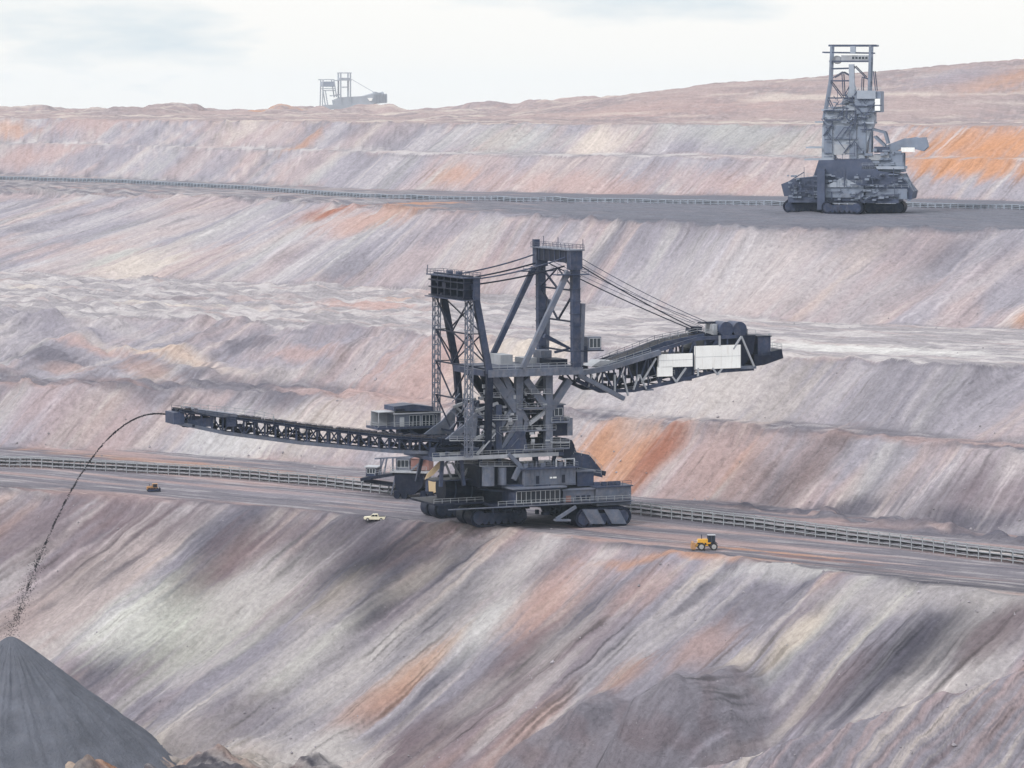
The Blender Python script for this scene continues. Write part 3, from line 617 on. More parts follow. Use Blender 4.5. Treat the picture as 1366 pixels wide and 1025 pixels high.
    r = MB(); r.rail([(ad0, -8.9, zd), (ad1, -8.9, zd), (ad1, 9.9, zd)]); r.rail([(ad0, 9.9, zd), (ad1, 9.9, zd)]); r.build("main_deck_handrail", 'galv', root)
    c = MB()
    for i in range(46):
        a = rnd.uniform(ad0 + 1, ad1 - 1); y = rnd.uniform(-7, 9); hh = rnd.uniform(.6, 2.6); c.box((a, y, zd + hh / 2), (rnd.uniform(.5, 2.4), rnd.uniform(.6, 2.5), hh))
    c.build("deck_machinery", 'steel', root)
    # hangers under the deck
    k = MB()
    for px in (590, 615, 640, 665, 690, 715, 740):
        a = L(px, 606, -6).x
        for y in (-6, 7): k.beam((a, y, zd - .9), (a + rnd.uniform(-2, 2), y, zt + .7), .8)
    k.build("deck_post", 'steel', root)
    k = MB(); b0 = L(678, 606, -9.2); k.beam(b0, L(694, 622, -9.2), 1.0, 1.0); k.beam(L(694, 622, -9.2), L(685, 640, -9.2), 1.1); k.beam(L(694, 622, -9.2), L(702, 636, -9.2), .9); k.build("bracket", 'mid', root)
    k = MB()                                          # handrails, lamps and cable runs that hang about the superstructure
    for (x0, x1, y, yn) in ((590, 640, 618, -3), (640, 700, 622, -8), (600, 660, 588, -8.2), (655, 690, 560, -8.2), (700, 735, 525, -8.2), (640, 668, 530, -8.2), (735, 760, 590, -8.8)):
        a = L(x0, y, yn); b_ = L(x1, y, yn); k.beam(a, b_, .5, .22); k.rail([a, b_], 1.1, 1.8, .09)
    k.build("gangway", 'light', root)
    k = MB()
    for i in range(70):
        px = rnd.uniform(600, 728); py = rnd.uniform(515, 600); p = L(px, py, rnd.uniform(-8.6, -6.2)); L2 = rnd.uniform(1, 3.5); dr = rnd.choice((V3(1, 0, 0), V3(0, 0, 1), V3(.7, 0, .7), V3(.8, 0, -.6))); k.beam(p, p + dr * L2, rnd.uniform(.1, .28))
    k.build("cable_tray", 'mid', root)
    k = MB()
    for i in range(40):
        px = rnd.uniform(630, 735); py = rnd.uniform(515, 602); p = L(px, py, rnd.uniform(-8.2, -6.6)); k.box(p, (rnd.uniform(.4, 1.2), .5, rnd.uniform(.3, 1.1)))
    k.build("switch_box", 'light', root)
    # ---- portal frame
    zg = L(700, 497, -W_).z
    pts_n = {}
    def both(mb, p, q, w, h_=None, yy=7.0, w2=None):
        for s_ in (-1, 1): mb.beam((p.x, s_ * yy, p.z), (q.x, s_ * yy, q.z), w, h_, w2)
    Y7 = -7.0
    def T(px, py): return L(px, py, Y7)
    for s_ in (-1, 1):
        def B(mb, p0, p1, w, h_=None, w2=None):
            a, b_ = T(*p0), T(*p1); mb.beam((a.x, s_ * 7 , a.z), (b_.x, s_ * 7, b_.z), w, h_, w2); return mb
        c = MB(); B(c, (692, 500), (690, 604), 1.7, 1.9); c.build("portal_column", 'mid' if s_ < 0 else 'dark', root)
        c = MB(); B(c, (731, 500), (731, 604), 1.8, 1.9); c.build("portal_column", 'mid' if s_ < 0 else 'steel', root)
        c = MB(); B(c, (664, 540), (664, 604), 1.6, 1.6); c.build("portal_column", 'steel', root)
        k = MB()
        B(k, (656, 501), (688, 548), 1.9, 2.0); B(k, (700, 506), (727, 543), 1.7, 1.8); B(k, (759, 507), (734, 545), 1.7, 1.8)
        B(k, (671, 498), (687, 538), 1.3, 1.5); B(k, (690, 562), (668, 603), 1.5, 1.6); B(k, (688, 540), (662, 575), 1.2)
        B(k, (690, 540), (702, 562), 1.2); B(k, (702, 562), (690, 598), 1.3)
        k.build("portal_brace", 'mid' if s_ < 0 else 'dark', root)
        k = MB(); B(k, (705, 566), (729, 548), 1.1, .9); B(k, (698, 545), (728, 545), .7, .7); B(k, (676, 565), (690, 565), .7); B(k, (632, 586), (662, 574), .9, .7); B(k, (634, 549), (664, 538), .9, .7); B(k, (637, 549), (664, 572), .6)
        k.build("pale_tie", 'light', root)
        gp = MB()                                    # fan-shaped gusset plate
        a = [T(638, 545), T(634, 586), T(594, 586), T(604, 578), (T(618, 568))]
        gp.prism([(p.x, p.z) for p in a], s_ * 7 - .3, s_ * 7 + .3); gp.build("gusset_plate", 'mid', root)
        gp = MB(); a = [T(686, 575), T(697, 575), T(702, 604), T(655, 604), T(672, 596)]
        gp.prism([(p.x, p.z) for p in a], s_ * 7 - 1.3, s_ * 7 - .98); gp.build("gusset_plate", 'steel', root)
    k = MB()
    for px, py in ((692, 520), (731, 520), (692, 560), (731, 565), (664, 560), (692, 598), (731, 598)):
        a = T(px, py); k.beam((a.x, -7, a.z), (a.x, 7, a.z), .9)
    for px0, px1, py0, py1 in ((692, 692, 520, 598), (731, 731, 520, 598)):
        a = T(px0, py0); b_ = T(px1, py1); k.beam((a.x, -7, a.z), (b_.x, 7, b_.z), .7); k.beam((a.x, 7, a.z), (b_.x, -7, b_.z), .7)
    k.build("cross_brace", 'steel', root)
    # ladders
    k = MB(); p = L(637, 606, -8.4); q = L(660, 578, -8.4)
    for s_ in (-.5, .5): k.beam(p + V3(0, s_, 0), q + V3(0, s_, 0), .2, .35)
    for i in range(14): c_ = p.lerp(q, i / 13); k.beam(c_ + V3(0, -.5, 0), c_ + V3(0, .5, 0), .18, .3)
    k.build("stair", 'light', root)
    # intermediate platforms
    for (x0, x1, y, yn, yf, nm) in ((667, 742, 576, -8, 8, 'service_platform'), (700, 760, 600, -10.2, -9.3, 'catwalk'), (690, 726, 545, -8.3, -7.8, 'catwalk')):
        a = L(x0, y, yn); b_ = L(x1, y, yn); k = MB(); k.span(a.x, b_.x, yn, yf, a.z - .3, a.z); o = k.build(nm, 'mid', root)
        r = MB(); r.rail([(a.x, yn + .1, a.z), (b_.x, yn + .1, a.z)]); r.build("handrail", 'galv', o)
    # equipment inside the portal
    c = MB()
    for i in range(60):
        px = rnd.uniform(636, 742); py = rnd.uniform(525, 603); p = L(px, py, rnd.uniform(-4, 5)); c.box(p, (rnd.uniform(.6, 3.2), rnd.uniform(.6, 3), rnd.uniform(.5, 2.4)))
    c.build("portal_machinery", 'dark', root)
    c = MB()
    for i in range(26):
        px = rnd.uniform(600, 742); py = rnd.uniform(520, 600); p = L(px, py, rnd.uniform(-6, 6)); q = p + V3(rnd.uniform(-4, 4), rnd.uniform(-2, 2), rnd.uniform(-3, 3)); c.tube(p, q, rnd.uniform(.12, .3), 6)
    c.build("pipework", 'mid', root)
    # ---- right side: small cabin, chute and receiving stub
    h, p, q = house("electric_cabin", 738, 752, 541, 562, -7.6, -2, 'steel', rm='mid'); windows(h, p.x + .3, q.x - .3, q.z + 1.5, p.z - .8, -7.6, 2)
    k = MB(); a = L(736, 563, -8.6); b_ = L(760, 563, -8.6); k.span(a.x, b_.x, -8.6, 0, a.z - .4, a.z); o = k.build("cabin_platform", 'mid', root)
    r = MB(); r.rail([(a.x, -8.5, a.z), (b_.x, -8.5, a.z), (b_.x, -.1, a.z)]); r.build("handrail", 'galv', o)
    k = MB(); a = L(738, 564, -7.9); b_ = L(764, 581, -7.9); k.span(a.x, b_.x, -7.9, 1, b_.z, a.z - .4); k.build("hopper_box", 'dark', root)
    k = MB(); a = L(757, 558, -8); b_ = L(764, 581, -8); k.span(a.x, b_.x, -8, -1, b_.z, a.z); k.build("control_box", 'mid', root)
    k = MB(); c_ = L(749, 597, -6); k.tube(c_ + V3(0, -2.6, 0), c_ + V3(0, 3, 0), 2.5, 20); c_ = L(760, 590, -6); k.build("belt_drum", 'dark', root)
    k = MB(); pts = [L(742, 585, -6), L(762, 587, -6), L(768, 603, -6), L(785, 607, -6), L(800, 625, -6), L(803, 637, -6), L(780, 632, -6), L(752, 606, -6)]
    k.prism([(p.x, p.z) for p in pts], -6.5, -1.5); k.build("receiving_chute", 'steel', root)
    k = MB(); a = L(745, 623, -9); b_ = L(804, 634, -9); k.beam(L(745, 618, -4), L(803, 631, -4), 4.5, 1.2); k.build("receiving_belt_frame", 'dark', root)
    k = MB(); k.rail([L(765, 606, -6.6), L(786, 610, -6.6), L(803, 628, -6.6)]); k.rail([L(770, 630, -8), L(802, 634, -8)]); k.build("chute_handrail", 'galv', root)
    k = MB(); a = L(742, 613, -9.6); b_ = L(766, 626, -9.6)
    for (x, z0, z1) in ((a.x, b_.z, a.z), (b_.x, b_.z, a.z), ((a.x + b_.x) / 2, b_.z, a.z)): k.beam((x, -9.6, z0), (x, -9.6, z1), .3)
    for z in (a.z, b_.z + .2): k.beam((a.x - .1, -9.62, z), (b_.x + .1, -9.62, z), .28)
    k.build("pale_frame", 'frame', root)
    # ---- top girder ring
    ag0 = L(650, 498, -W_).x; ag1 = L(776, 498, -W_).x
    for s_ in (-1, 1):
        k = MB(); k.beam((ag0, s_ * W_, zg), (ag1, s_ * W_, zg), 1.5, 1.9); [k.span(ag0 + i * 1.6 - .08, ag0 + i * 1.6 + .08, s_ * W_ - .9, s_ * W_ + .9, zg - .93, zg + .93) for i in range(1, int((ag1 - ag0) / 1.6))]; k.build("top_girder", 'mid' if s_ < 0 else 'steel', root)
    k = MB()
    for t in (0, .33, .66, 1):
        a = ag0 + (ag1 - ag0) * t; k.beam((a, -W_ + .75, zg), (a, W_ - .75, zg), 1.2, 1.5)
    k.build("cross_girder", 'steel', root)
    k = MB(); k.span(ag0 + .8, ag1 - .8, -W_ + 1, W_ - 1, zg + .96, zg + 1.15); o = k.build("top_deck", 'steel', root)
    r = MB(); r.rail([(ag0 + 1, -W_ + .1, zg + .96), (ag1, -W_ + .1, zg + .96)]); r.rail([(ag0 + 1, W_ - .1, zg + .96), (ag1, W_ - .1, zg + .96)]); r.build("handrail", 'galv', o)
    for (px0, px1, py0, py1, y0, y1, m_) in ((735, 757, 480, 492, -4, 3, 'dark'), (668, 684, 474, 488, 0, 7, 'light'), (722, 736, 468, 488, 3, 8, 'mid'), (700, 716, 478, 489, 2, 8, 'light')):
        p = L(px0, py0, y0); q = L(px1, py1, y0); k = MB(); k.span(p.x, q.x, y0, y1, zg + 1.16, p.z); k.build("winch_house", m_, root)
    k = MB(); k.beam(L(726, 448, -3), L(762, 466, -3), 1.1, 1.1, .5); k.beam(L(740, 470, -3), L(758, 466, -3), .6); k.build("deck_crane", 'steel', root)
    # ---- tall mast
    topz = L(767, 345, -W_).z; hn = L(767, 345, -W_).x
    nb = L(768, 497, -W_); ntp = L(767, 352, -W_)
    for s_ in (-1, 1):
        k = MB(); k.beam((nb.x, s_ * W_, zg + .95), (ntp.x, s_ * W_, ntp.z), 1.7, 2.1); 
        for i in range(9):
            z = zg + 2 + i * 3.1; k.box((nb.x + (ntp.x - nb.x) * (z - zg) / (ntp.z - zg), s_ * W_, z), (2.4, 2.0, .22))
        k.build("mast_column", 'steel', root)
        a = L(697, 493, -W_); b_ = L(758, 362, -W_)
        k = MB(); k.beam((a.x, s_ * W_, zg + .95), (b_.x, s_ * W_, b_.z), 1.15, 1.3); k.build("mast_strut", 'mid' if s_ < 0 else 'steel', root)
        a = L(776, 405, -W_); b_ = L(773, 482, -W_)
        k = MB(); k.beam((a.x + .3, s_ * W_, a.z), (b_.x + .3, s_ * W_, zg + 1.2), .9, 1.1); k.build("lift_shaft", 'mid', root)
    k = MB()
    def zt_(py): return L(767, py, -W_).z
    def at_(z): return nb.x + (ntp.x - nb.x) * (z - zg) / (ntp.z - zg)
    for py in (388, 430, 470):
        z = zt_(py); k.beam((at_(z), -W_, z), (at_(z), W_, z), .42)
    for (p0, p1) in ((360, 388), (388, 430)):
        z0, z1 = zt_(p0), zt_(p1)
        k.beam((at_(z0), -W_, z0), (at_(z1), 0, z1), .42); k.beam((at_(z0), W_, z0), (at_(z1), 0, z1), .42)
    z0, z1 = zt_(360), zt_(388); k.beam((at_(z1), -W_, z1), (at_(z0), 0, z0), .3); k.beam((at_(z1), W_, z1), (at_(z0), 0, z0), .3)
    k.build("mast_bracing", 'dark', root)
    zh0, zh1 = zt_(358), zt_(333)
    k = MB(); k.span(ntp.x - 1.5, ntp.x + 1.3, -W_ - .6, W_ + .6, zh0 + 1.3, zh1 - .3); o = k.build("mast_head", 'dark', root)
    k = MB()
    for y in (-W_, W_): k.span(ntp.x - 1.7, ntp.x + 1.5, y - 1.25, y + 1.25, zh0 - .3, zh1 - .35)
    for y in np.linspace(-8, 8, 6): k.span(ntp.x - 1.65, ntp.x - 1.45, y - .15, y + .15, zh0 + 1.3, zh1 - .3)
    k.build("head_sheave_box", 'steel', o)
    k = MB(); k.span(ntp.x - 2.2, ntp.x + 2.0, -W_ - 1.5, W_ + 1.5, zh1 - .3, zh1); k.build("head_platform", 'mid', o)
    k = MB(); c4 = [(ntp.x - 2.1, -W_ - 1.4, zh1), (ntp.x + 1.9, -W_ - 1.4, zh1), (ntp.x + 1.9, W_ + 1.4, zh1), (ntp.x - 2.1, W_ + 1.4, zh1), (ntp.x - 2.1, -W_ - 1.4, zh1)]; k.rail(c4)
    for y in (-W_ - 1.5, W_ + 1.4, 3): k.beam((ntp.x + 1.5, y, zh1), (ntp.x + 1.5, y, zh1 + 2.6), .14)
    k.box((ntp.x - 1, W_ + .6, zh1 + .9), (1.5, 1.4, 1.8)); k.build("head_handrail", 'steel', o)
    k = MB()
    for y in (-W_, W_):
        a = L(745, 366, -W_); k.span(a.x - 1, ntp.x + 3.2, y - 1.6, y + 1.6, zt_(367), zt_(367) + .25); k.rail([(a.x - .9, y - 1.5, zt_(367) + .25), (ntp.x + 3.1, y - 1.5, zt_(367) + .25)])
    k.build("mast_catwalk", 'steel', root)
    # cabin beside mast
    a = L(784, 450, -W_); b_ = L(802, 467, -W_); k = MB(); k.span(a.x, b_.x, -W_, -W_ + 3, b_.z, a.z); o = k.build("lookout_cabin", 'mid', root)
    windows(o, a.x + .5, b_.x - .2, b_.z + .7, a.z - .4, -W_, 3)
    k = MB(); k.span(a.x - 2.2, b_.x + .5, -W_ - .6, -W_ + 3.5, b_.z - .25, b_.z); k.beam((a.x - 2.2, -W_ + 1, b_.z - .3), (nb.x + .5, -W_ + 1, b_.z - 3), .5); k.build("cabin_floor", 'dark', o)
    a = L(774, 462, -W_ + .5); b_ = L(784, 484, -W_ + .5); k = MB(); k.span(a.x, b_.x, -W_ + .5, -W_ + 5, b_.z, a.z); k.build("transformer_box", 'steel', root)
    # ---- shorter lattice mast on the left
    vt = L(626, 402, -W_); vb = L(625, 604, -W_)
    for s_ in (-1, 1):
        k = MB(); ys = s_ * W_
        for (da, dy) in ((-.75, -.75), (.75, -.75), (.75, .75), (-.75, .75)): k.beam((vb.x + da, ys + dy, zd), (vt.x + da, ys + dy, vt.z), .24)
        nn = 16
        for i in range(nn):
            z0 = zd + (vt.z - zd) * i / nn; z1 = zd + (vt.z - zd) * (i + 1) / nn
            for (d0, d1) in (((-.75, -.75), (.75, -.75)), ((.75, -.75), (.75, .75)), ((.75, .75), (-.75, .75)), ((-.75, .75), (-.75, -.75))):
                k.beam((vb.x + d0[0], ys + d0[1], z0), (vb.x + d1[0], ys + d1[1], z0), .2); k.beam((vb.x + d0[0], ys + d0[1], z0), (vb.x + d1[0], ys + d1[1], z1), .14)
        k.build("lattice_leg", 'mid', root)
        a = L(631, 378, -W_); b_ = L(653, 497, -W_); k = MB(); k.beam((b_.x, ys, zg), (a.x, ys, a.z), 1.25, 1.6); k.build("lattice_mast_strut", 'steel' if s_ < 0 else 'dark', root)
        a = L(653, 497, -W_); b_ = L(668, 590, -W_); k = MB(); k.beam((a.x, ys, zg), (b_.x - 2.5, ys * .75, zd), 1.3, 1.6); k.build("lattice_mast_foot", 'dark', root)
    k = MB()
    lv = [402, 446, 489, 535, 580]
    for i in range(4):
        z0 = L(626, lv[i], -W_).z; z1 = L(626, lv[i + 1], -W_).z
        k.beam((vb.x, -W_, z1), (vb.x, W_, z1), .35); k.beam((vb.x, -W_, z0), (vb.x, 0, z1), .3); k.beam((vb.x, W_, z0), (vb.x, 0, z1), .3)
        sx = lambda z: L(631, 378, -W_).x + (L(653, 497, -W_).x - L(631, 378, -W_).x) * (L(631, 378, -W_).z - z) / (L(631, 378, -W_).z - zg)
        for ys in (-W_, W_):
            if z1 > zg - 1: k.beam((vb.x, ys, z0), (sx(z1), ys, z1), .28); k.beam((vb.x, ys, z1), (sx(z1), ys, z1), .26)
        if z1 > zg - 1: k.beam((sx(z1), -W_, z1), (sx(z0), W_, z0), .28); k.beam((sx(z1), W_, z1), (sx(z0), -W_, z0), .28)
    k.build("lattice_bracing", 'dark', root)
    zm0, zm1 = L(628, 400, -W_).z, L(628, 370, -W_).z
    k = MB(); k.span(vt.x - .6, vt.x + .9, -W_ - .6, W_ + .6, zm0 + 5.9, zm1 - .3)
    for i in range(15): k.box((vt.x + rnd.uniform(-1.2, 1.4), rnd.uniform(-W_, W_), rnd.uniform(zm0 + .4, zm1 - .8)), (rnd.uniform(.5, 1.6), rnd.uniform(.8, 3.2), rnd.uniform(.4, 1.5)))
    for y in np.linspace(-W_, W_, 6): k.span(vt.x - 1.5, vt.x + 2.0, y - .3, y + .3, zm0 + .4, zm1 - .3)
    for z in (zm0 + .2, zm0 + 2.2, zm0 + 4.0): k.span(vt.x - 1.9, vt.x + 2.2, -W_ - .9, W_ + .9, z, z + .3)
    o = k.build("lattice_mast_head", 'dark', root)
    k = MB(); k.span(vt.x - 2.3, vt.x + 2.6, -W_ - 1.5, W_ + 1.5, zm1 - .3, zm1); k.span(vt.x - 2.6, vt.x + 1.2, -W_ - 1.8, W_ + 1.8, zm0 - .2, zm0); k.span(vt.x + .6, vt.x + 2.4, -W_ - 1.3, -W_ + .4, zm0, zm1 - .35); k.build("head_platform", 'steel', o)
    k = MB(); c4 = [(vt.x - 2.2, -W_ - 1.4, zm1), (vt.x + 2.5, -W_ - 1.4, zm1), (vt.x + 2.5, W_ + 1.4, zm1), (vt.x - 2.2, W_ + 1.4, zm1), (vt.x - 2.2, -W_ - 1.4, zm1)]; k.rail(c4)
    for y in (-4, 2): k.box((vt.x, y, zm1 + .6), (1.2, 1.6, 1.2))
    k.beam((vt.x - 2, W_ + 1.2, zm1), (vt.x - 2, W_ + 1.2, zm1 + 2.2), .15); k.build("head_handrail", 'steel', o)
    # ---- stay ropes
    def sag(mb, p, q, r_, s=.6, n=10):
        p = Vector(p); q = Vector(q); pr = p
        for i in range(1, n + 1):
            t = i / n; c_ = p.lerp(q, t) - V3(0, 0, s * 4 * t * (1 - t)); mb.tube(pr, c_, r_, 6); pr = c_
    for s_ in (-1, 1):
        k = MB(); sag(k, (vt.x + 1.5, s_ * (W_ - 1), zm1 - .6), (ntp.x - 2.2, s_ * (W_ - 1), zh1 - 2.0), .2, .7); k.build("stay_rope", 'steel', root)
        k = MB(); sag(k, (vt.x + 1.5, s_ * (W_ - 1.6), zm1 - 2.0), (ntp.x - 2.2, s_ * (W_ - 1.6), zh0 + .5), .22, .5); k.build("stay_rope", 'dark', root)
    # ---- ballast boom (to the right)
    YB = 5.0
    def Bm(px, py, y=-YB): return L(px, py, y)
    ch_t = [Bm(768, 497), Bm(800, 492), Bm(870, 470), Bm(930, 452), Bm(985, 449)]
    ch_b = [Bm(768, 507), Bm(800, 522), Bm(845, 521), Bm(900, 509), Bm(950, 496), Bm(1005, 492)]
    for s_ in (-1, 1):
        k = MB()
        for c_ in (ch_t, ch_b):
            for p, q in zip(c_[:-1], c_[1:]): k.beam((p.x, s_ * YB, p.z), (q.x, s_ * YB, q.z), .7, .9)
        def ip(c_, x):
            for p, q in zip(c_[:-1], c_[1:]):
                if p.x <= x <= q.x: return p.z + (q.z - p.z) * (x - p.x) / (q.x - p.x)
            return c_[-1].z
        xs = np.linspace(ch_t[0].x + 1, ch_t[-1].x, 15)
        for i, x in enumerate(xs):
            k.beam((x, s_ * YB, ip(ch_b, x)), (x, s_ * YB, ip(ch_t, x)), .35)
            if i < len(xs) - 1:
                x2 = xs[i + 1]
                if i % 2: k.beam((x, s_ * YB, ip(ch_b, x)), (x2, s_ * YB, ip(ch_t, x2)), .38)
                else: k.beam((x, s_ * YB, ip(ch_t, x)), (x2, s_ * YB, ip(ch_b, x2)), .38)
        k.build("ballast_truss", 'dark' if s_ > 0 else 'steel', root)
    k = MB()
    for i, x in enumerate(xs):
        k.beam((x, -YB, ip(ch_b, x)), (x, YB, ip(ch_b, x)), .3); k.beam((x, -YB, ip(ch_t, x)), (x, YB, ip(ch_t, x)), .3)
    k.build("truss_tie", 'dark', root)
    k = MB(); k.beam(L(771, 500, -7), L(832, 532, -7), 1.3, 1.1); k.build("boom_strut", 'mid', root)
    k = MB(); p0, p1, p2 = L(768, 499, -6), L(812, 491, -6), L(880, 470, -6); k.beam(p0, p1, 1.4, 1.3); k.beam(p1, p2, 1.4, 1.3); k.build("boom_girder", 'mid', root)
    k = MB(); q0, q1, q2 = L(800, 487, 0), L(880, 456, 0), L(932, 445, 0); k.beam(q0, q1, 5.5, .5); k.beam(q1, q2, 5.5, .5); k.build("boom_belt", 'belt', root)
    k = MB()
    for s_ in (-3, 3):
        for p, q in ((q0, q1), (q1, q2)): k.beam(p + V3(0, s_, -.3), q + V3(0, s_, -.3), .5, 1.1)
        k.rail([q0 + V3(0, s_, .2), q1 + V3(0, s_, .2), q2 + V3(0, s_, .2)])
    k.build("belt_stringer", 'steel', root)
    k = MB(); k.prism([(L(*p, -3).x, L(*p, -3).z) for p in ((788, 489), (800, 481), (830, 482), (838, 489))], -3.5, 2); k.build("belt_cover", 'light', root)
    # machinery house and white wind panels
    k = MB(); a = L(856, 474, -3.8); b_ = L(924, 509, -3.8); k.span(a.x, b_.x, -3.8, 4.5, b_.z + 1.5, a.z); k.build("winch_room", 'dark', root)
    k = MB(); a = L(898, 490, -4.6); b_ = L(923, 508, -4.6); k.span(a.x, b_.x, -4.6, -3.85, b_.z, a.z); k.build("winch_panel", 'steel', root)
    for (x0, x1, y0, y1) in ((878, 924, 473, 489), (877, 897, 489.6, 502), (927, 988, 462, 491)):
        a = L(x0, y0, -6); b_ = L(x1, y1, -6); k = MB(); k.span(a.x, b_.x, -6.15, -5.6, b_.z, a.z); o = k.build("white_panel", 'pale', root)
        if x1 - x0 > 30:
            k = MB(); zz = b_.z + (a.z - b_.z) * .52
            k.span(a.x, b_.x, -6.18, -6.152, zz, zz + .07)
            for e in (a.x + .06, b_.x - .06): k.span(e - .06, e + .06, -6.19, -6.153, b_.z, a.z)
            k.build("panel_seam", 'light', o)
    k = MB(); a = L(928, 452, -4.5); b_ = L(1004, 491, -4.5); k.prism([(a.x, b_.z), (a.x, L(930, 466, -4.5).z), (L(965, 449, -4.5).x, L(965, 449, -4.5).z), (L(1008, 447, -4.5).x, L(1008, 447, -4.5).z), (L(1005, 470, -4.5).x, L(1005, 470, -4.5).z), (L(990, 492, -4.5).x, b_.z)], -4.5, 5); k.build("counterweight_box", 'dark', root)
    k = MB()
    for (p0, p1) in (((989, 449), (978, 466)), ((989, 449), (1006, 489)), ((960, 448), (960, 462)), ((875, 478), (856, 511)), ((915, 491), (902, 510)), ((897, 503), (903, 511)), ((931, 491), (931, 502)), ((950, 491), (957, 500)), ((963, 492), (957, 500)), ((845, 520), (852, 500)), ((853, 500), (862, 519)), ((820, 500), (820, 524)), ((830, 498), (838, 528)), ((790, 500), (785, 516))):
        k.beam(L(*p0, -6), L(*p1, -6), .42)
    k.build("panel_strut", 'light', root)
    k = MB(); a = L(988, 489, -5.9); b_ = L(1009, 492, -5.9); k.span(L(860, 520, -5).x, L(870, 520, -5).x, -5.9, 5, L(865, 521, -5).z, L(865, 519, -5).z); k.span(a.x, b_.x, -5.9, 5, b_.z, a.z); k.build("end_beam", 'mid', root)
    h, p, q = house("end_house", 1011, 1028, 450, 474, -4, 4, 'steel', rm='dark', over=.2)
    k = MB(); k.prism([(L(*p_, -4).x, L(*p_, -4).z) for p_ in ((1006, 474), (1043, 466), (1045, 478), (1020, 487), (1006, 489))], -4, 4); o = k.build("end_platform", 'dark', root)
    r = MB(); e0 = L(1028, 468, -4); e1 = L(1043, 466, -4); r.rail([e0, e1, e1 + V3(0, 8, 0)], 1.3); r.beam(L(1026, 445, -2), L(1026, 451, -2), .5); r.build("handrail", 'galv', o)
    k = MB()
    for px in (964, 982):
        c_ = L(px, 437, -2); k.tube(c_ + V3(0, -2.2, -.4), c_ + V3(0, 3.2, -.4), 2.0, 18)
    k.span(L(952, 440, -2).x, L(996, 440, -2).x, -2.6, 3, L(960, 450, -2).z, L(960, 440, -2).z); k.build("rope_drum", 'steel', root)
    k = MB(); a = L(978, 439, -3); b_ = L(990, 447, -3); k.span(a.x, b_.x, -3, -2.65, b_.z, a.z); k.span(L(952, 433, -3).x, L(957, 433, -3).x, -3, 2, L(952, 447, -3).z, L(952, 433, -3).z); k.build("drum_guard", 'light', root)
    k = MB(); k.beam(L(933, 431, 0), L(952, 430, 0), 2.2, .4); k.beam(L(918, 440, 0), L(950, 449, 0), 3, .8); c_ = L(929, 438, 0); k.box(c_, (1.8, 3, .9)); k.build("rope_anchor", 'dark', root)
    r = MB(); r.rail([L(880, 455, -3.2), L(930, 444, -3.2), L(952, 447, -3.2), L(1008, 446, -3.2)]); r.rail([L(800, 492, -5.4), L(868, 471, -5.4)]); r.rail([L(857, 511, -5.5), L(900, 500, -5.5)]); r.build("boom_handrail", 'galv', root)
    c = MB()
    for i in range(40):
        px = rnd.uniform(800, 1000); t = (px - 800) / 200; p = L(px, 505 - 38 * t + rnd.uniform(-14, 12), rnd.uniform(-3, 4)); c.box(p, (rnd.uniform(.6, 3), rnd.uniform(.6, 2.5), rnd.uniform(.4, 1.8)))
    c.build("boom_machinery", 'dark', root)
    for s_ in (-1, 1):
        k = MB(); e = L(930, 440, -2); sag(k, (ntp.x + 2, s_ * (W_ - .5), zh0 + .4), (e.x, s_ * 2.0, e.z), .16, .5); k.build("boom_rope", 'dark', root)
        k = MB(); e = L(948, 432, -2); sag(k, (ntp.x + 2, s_ * (W_ - 1), zh1 - 2.2), (e.x, s_ * 2.0, e.z), .09, .7); k.build("boom_rope", 'steel', root)
        k = MB(); e = L(940, 436, -2); sag(k, (ntp.x + 2, s_ * (W_ - 1.5), zh0 + 1.2), (e.x, s_ * 1.2, e.z), .07, .6); k.build("boom_rope", 'steel', root)
    # ---- discharge boom (to the left)
    YD = 2.8
    top = [L(640, 592, -YD), L(520, 583, -YD), L(420, 572, -YD), L(320, 559, -YD), L(240, 548, -YD)]
    bot = [L(640, 607, -YD), L(520, 602, -YD), L(400, 591, -YD), L(300, 578, -YD), L(235, 564, -YD)]
    def ipx(c_, x):
        for p, q in zip(c_[:-1], c_[1:]):
            if q.x <= x <= p.x: return q.z + (p.z - q.z) * (x - q.x) / (p.x - q.x)
        return c_[-1].z
    xs = np.linspace(top[0].x, top[-1].x, 30)
    for s_ in (-1, 1):
        k = MB()
        for p, q in zip(bot[:-1], bot[1:]): k.beam((p.x, s_ * YD, p.z), (q.x, s_ * YD, q.z), .6, .85)
        k.build("boom_lower_chord", 'mid', root)
        k = MB()
        for p, q in zip(top[:-1], top[1:]): k.beam((p.x, s_ * YD, p.z), (q.x, s_ * YD, q.z), .55, .75)
        k.build("boom_upper_chord", 'dark', root)
        k = MB()
        for i, x in enumerate(xs):
            k.beam((x, s_ * YD, ipx(bot, x)), (x, s_ * YD, ipx(top, x)), .42)
            if i < len(xs) - 1:
                x2 = xs[i + 1]; (k.beam((x, s_ * YD, ipx(bot, x)), (x2, s_ * YD, ipx(top, x2)), .3) if i % 2 else k.beam((x, s_ * YD, ipx(top, x)), (x2, s_ * YD, ipx(bot, x2)), .3))
        k.build("boom_lattice", 'steel', root)
    k = MB()
    for x in xs: k.beam((x, -YD, ipx(bot, x)), (x, YD, ipx(bot, x)), .28)
    for x in np.linspace(top[0].x, top[-1].x, 80):
        k.tube((x, -1.9, ipx(top, x) + .25), (x, 0, ipx(top, x) - .05), .16, 6); k.tube((x, 1.9, ipx(top, x) + .25), (x, 0, ipx(top, x) - .05), .16, 6); k.tube((x, -1.8, ipx(bot, x) + 1.1), (x, 1.8, ipx(bot, x) + 1.1), .15, 6)
    k.build("idler_roller", 'dark', root)
    k = MB()
    for p, q in zip(top[:-1], top[1:]):
        k.beam((p.x, 0, p.z + .35), (q.x, 0, q.z + .35), 3.4, .3)
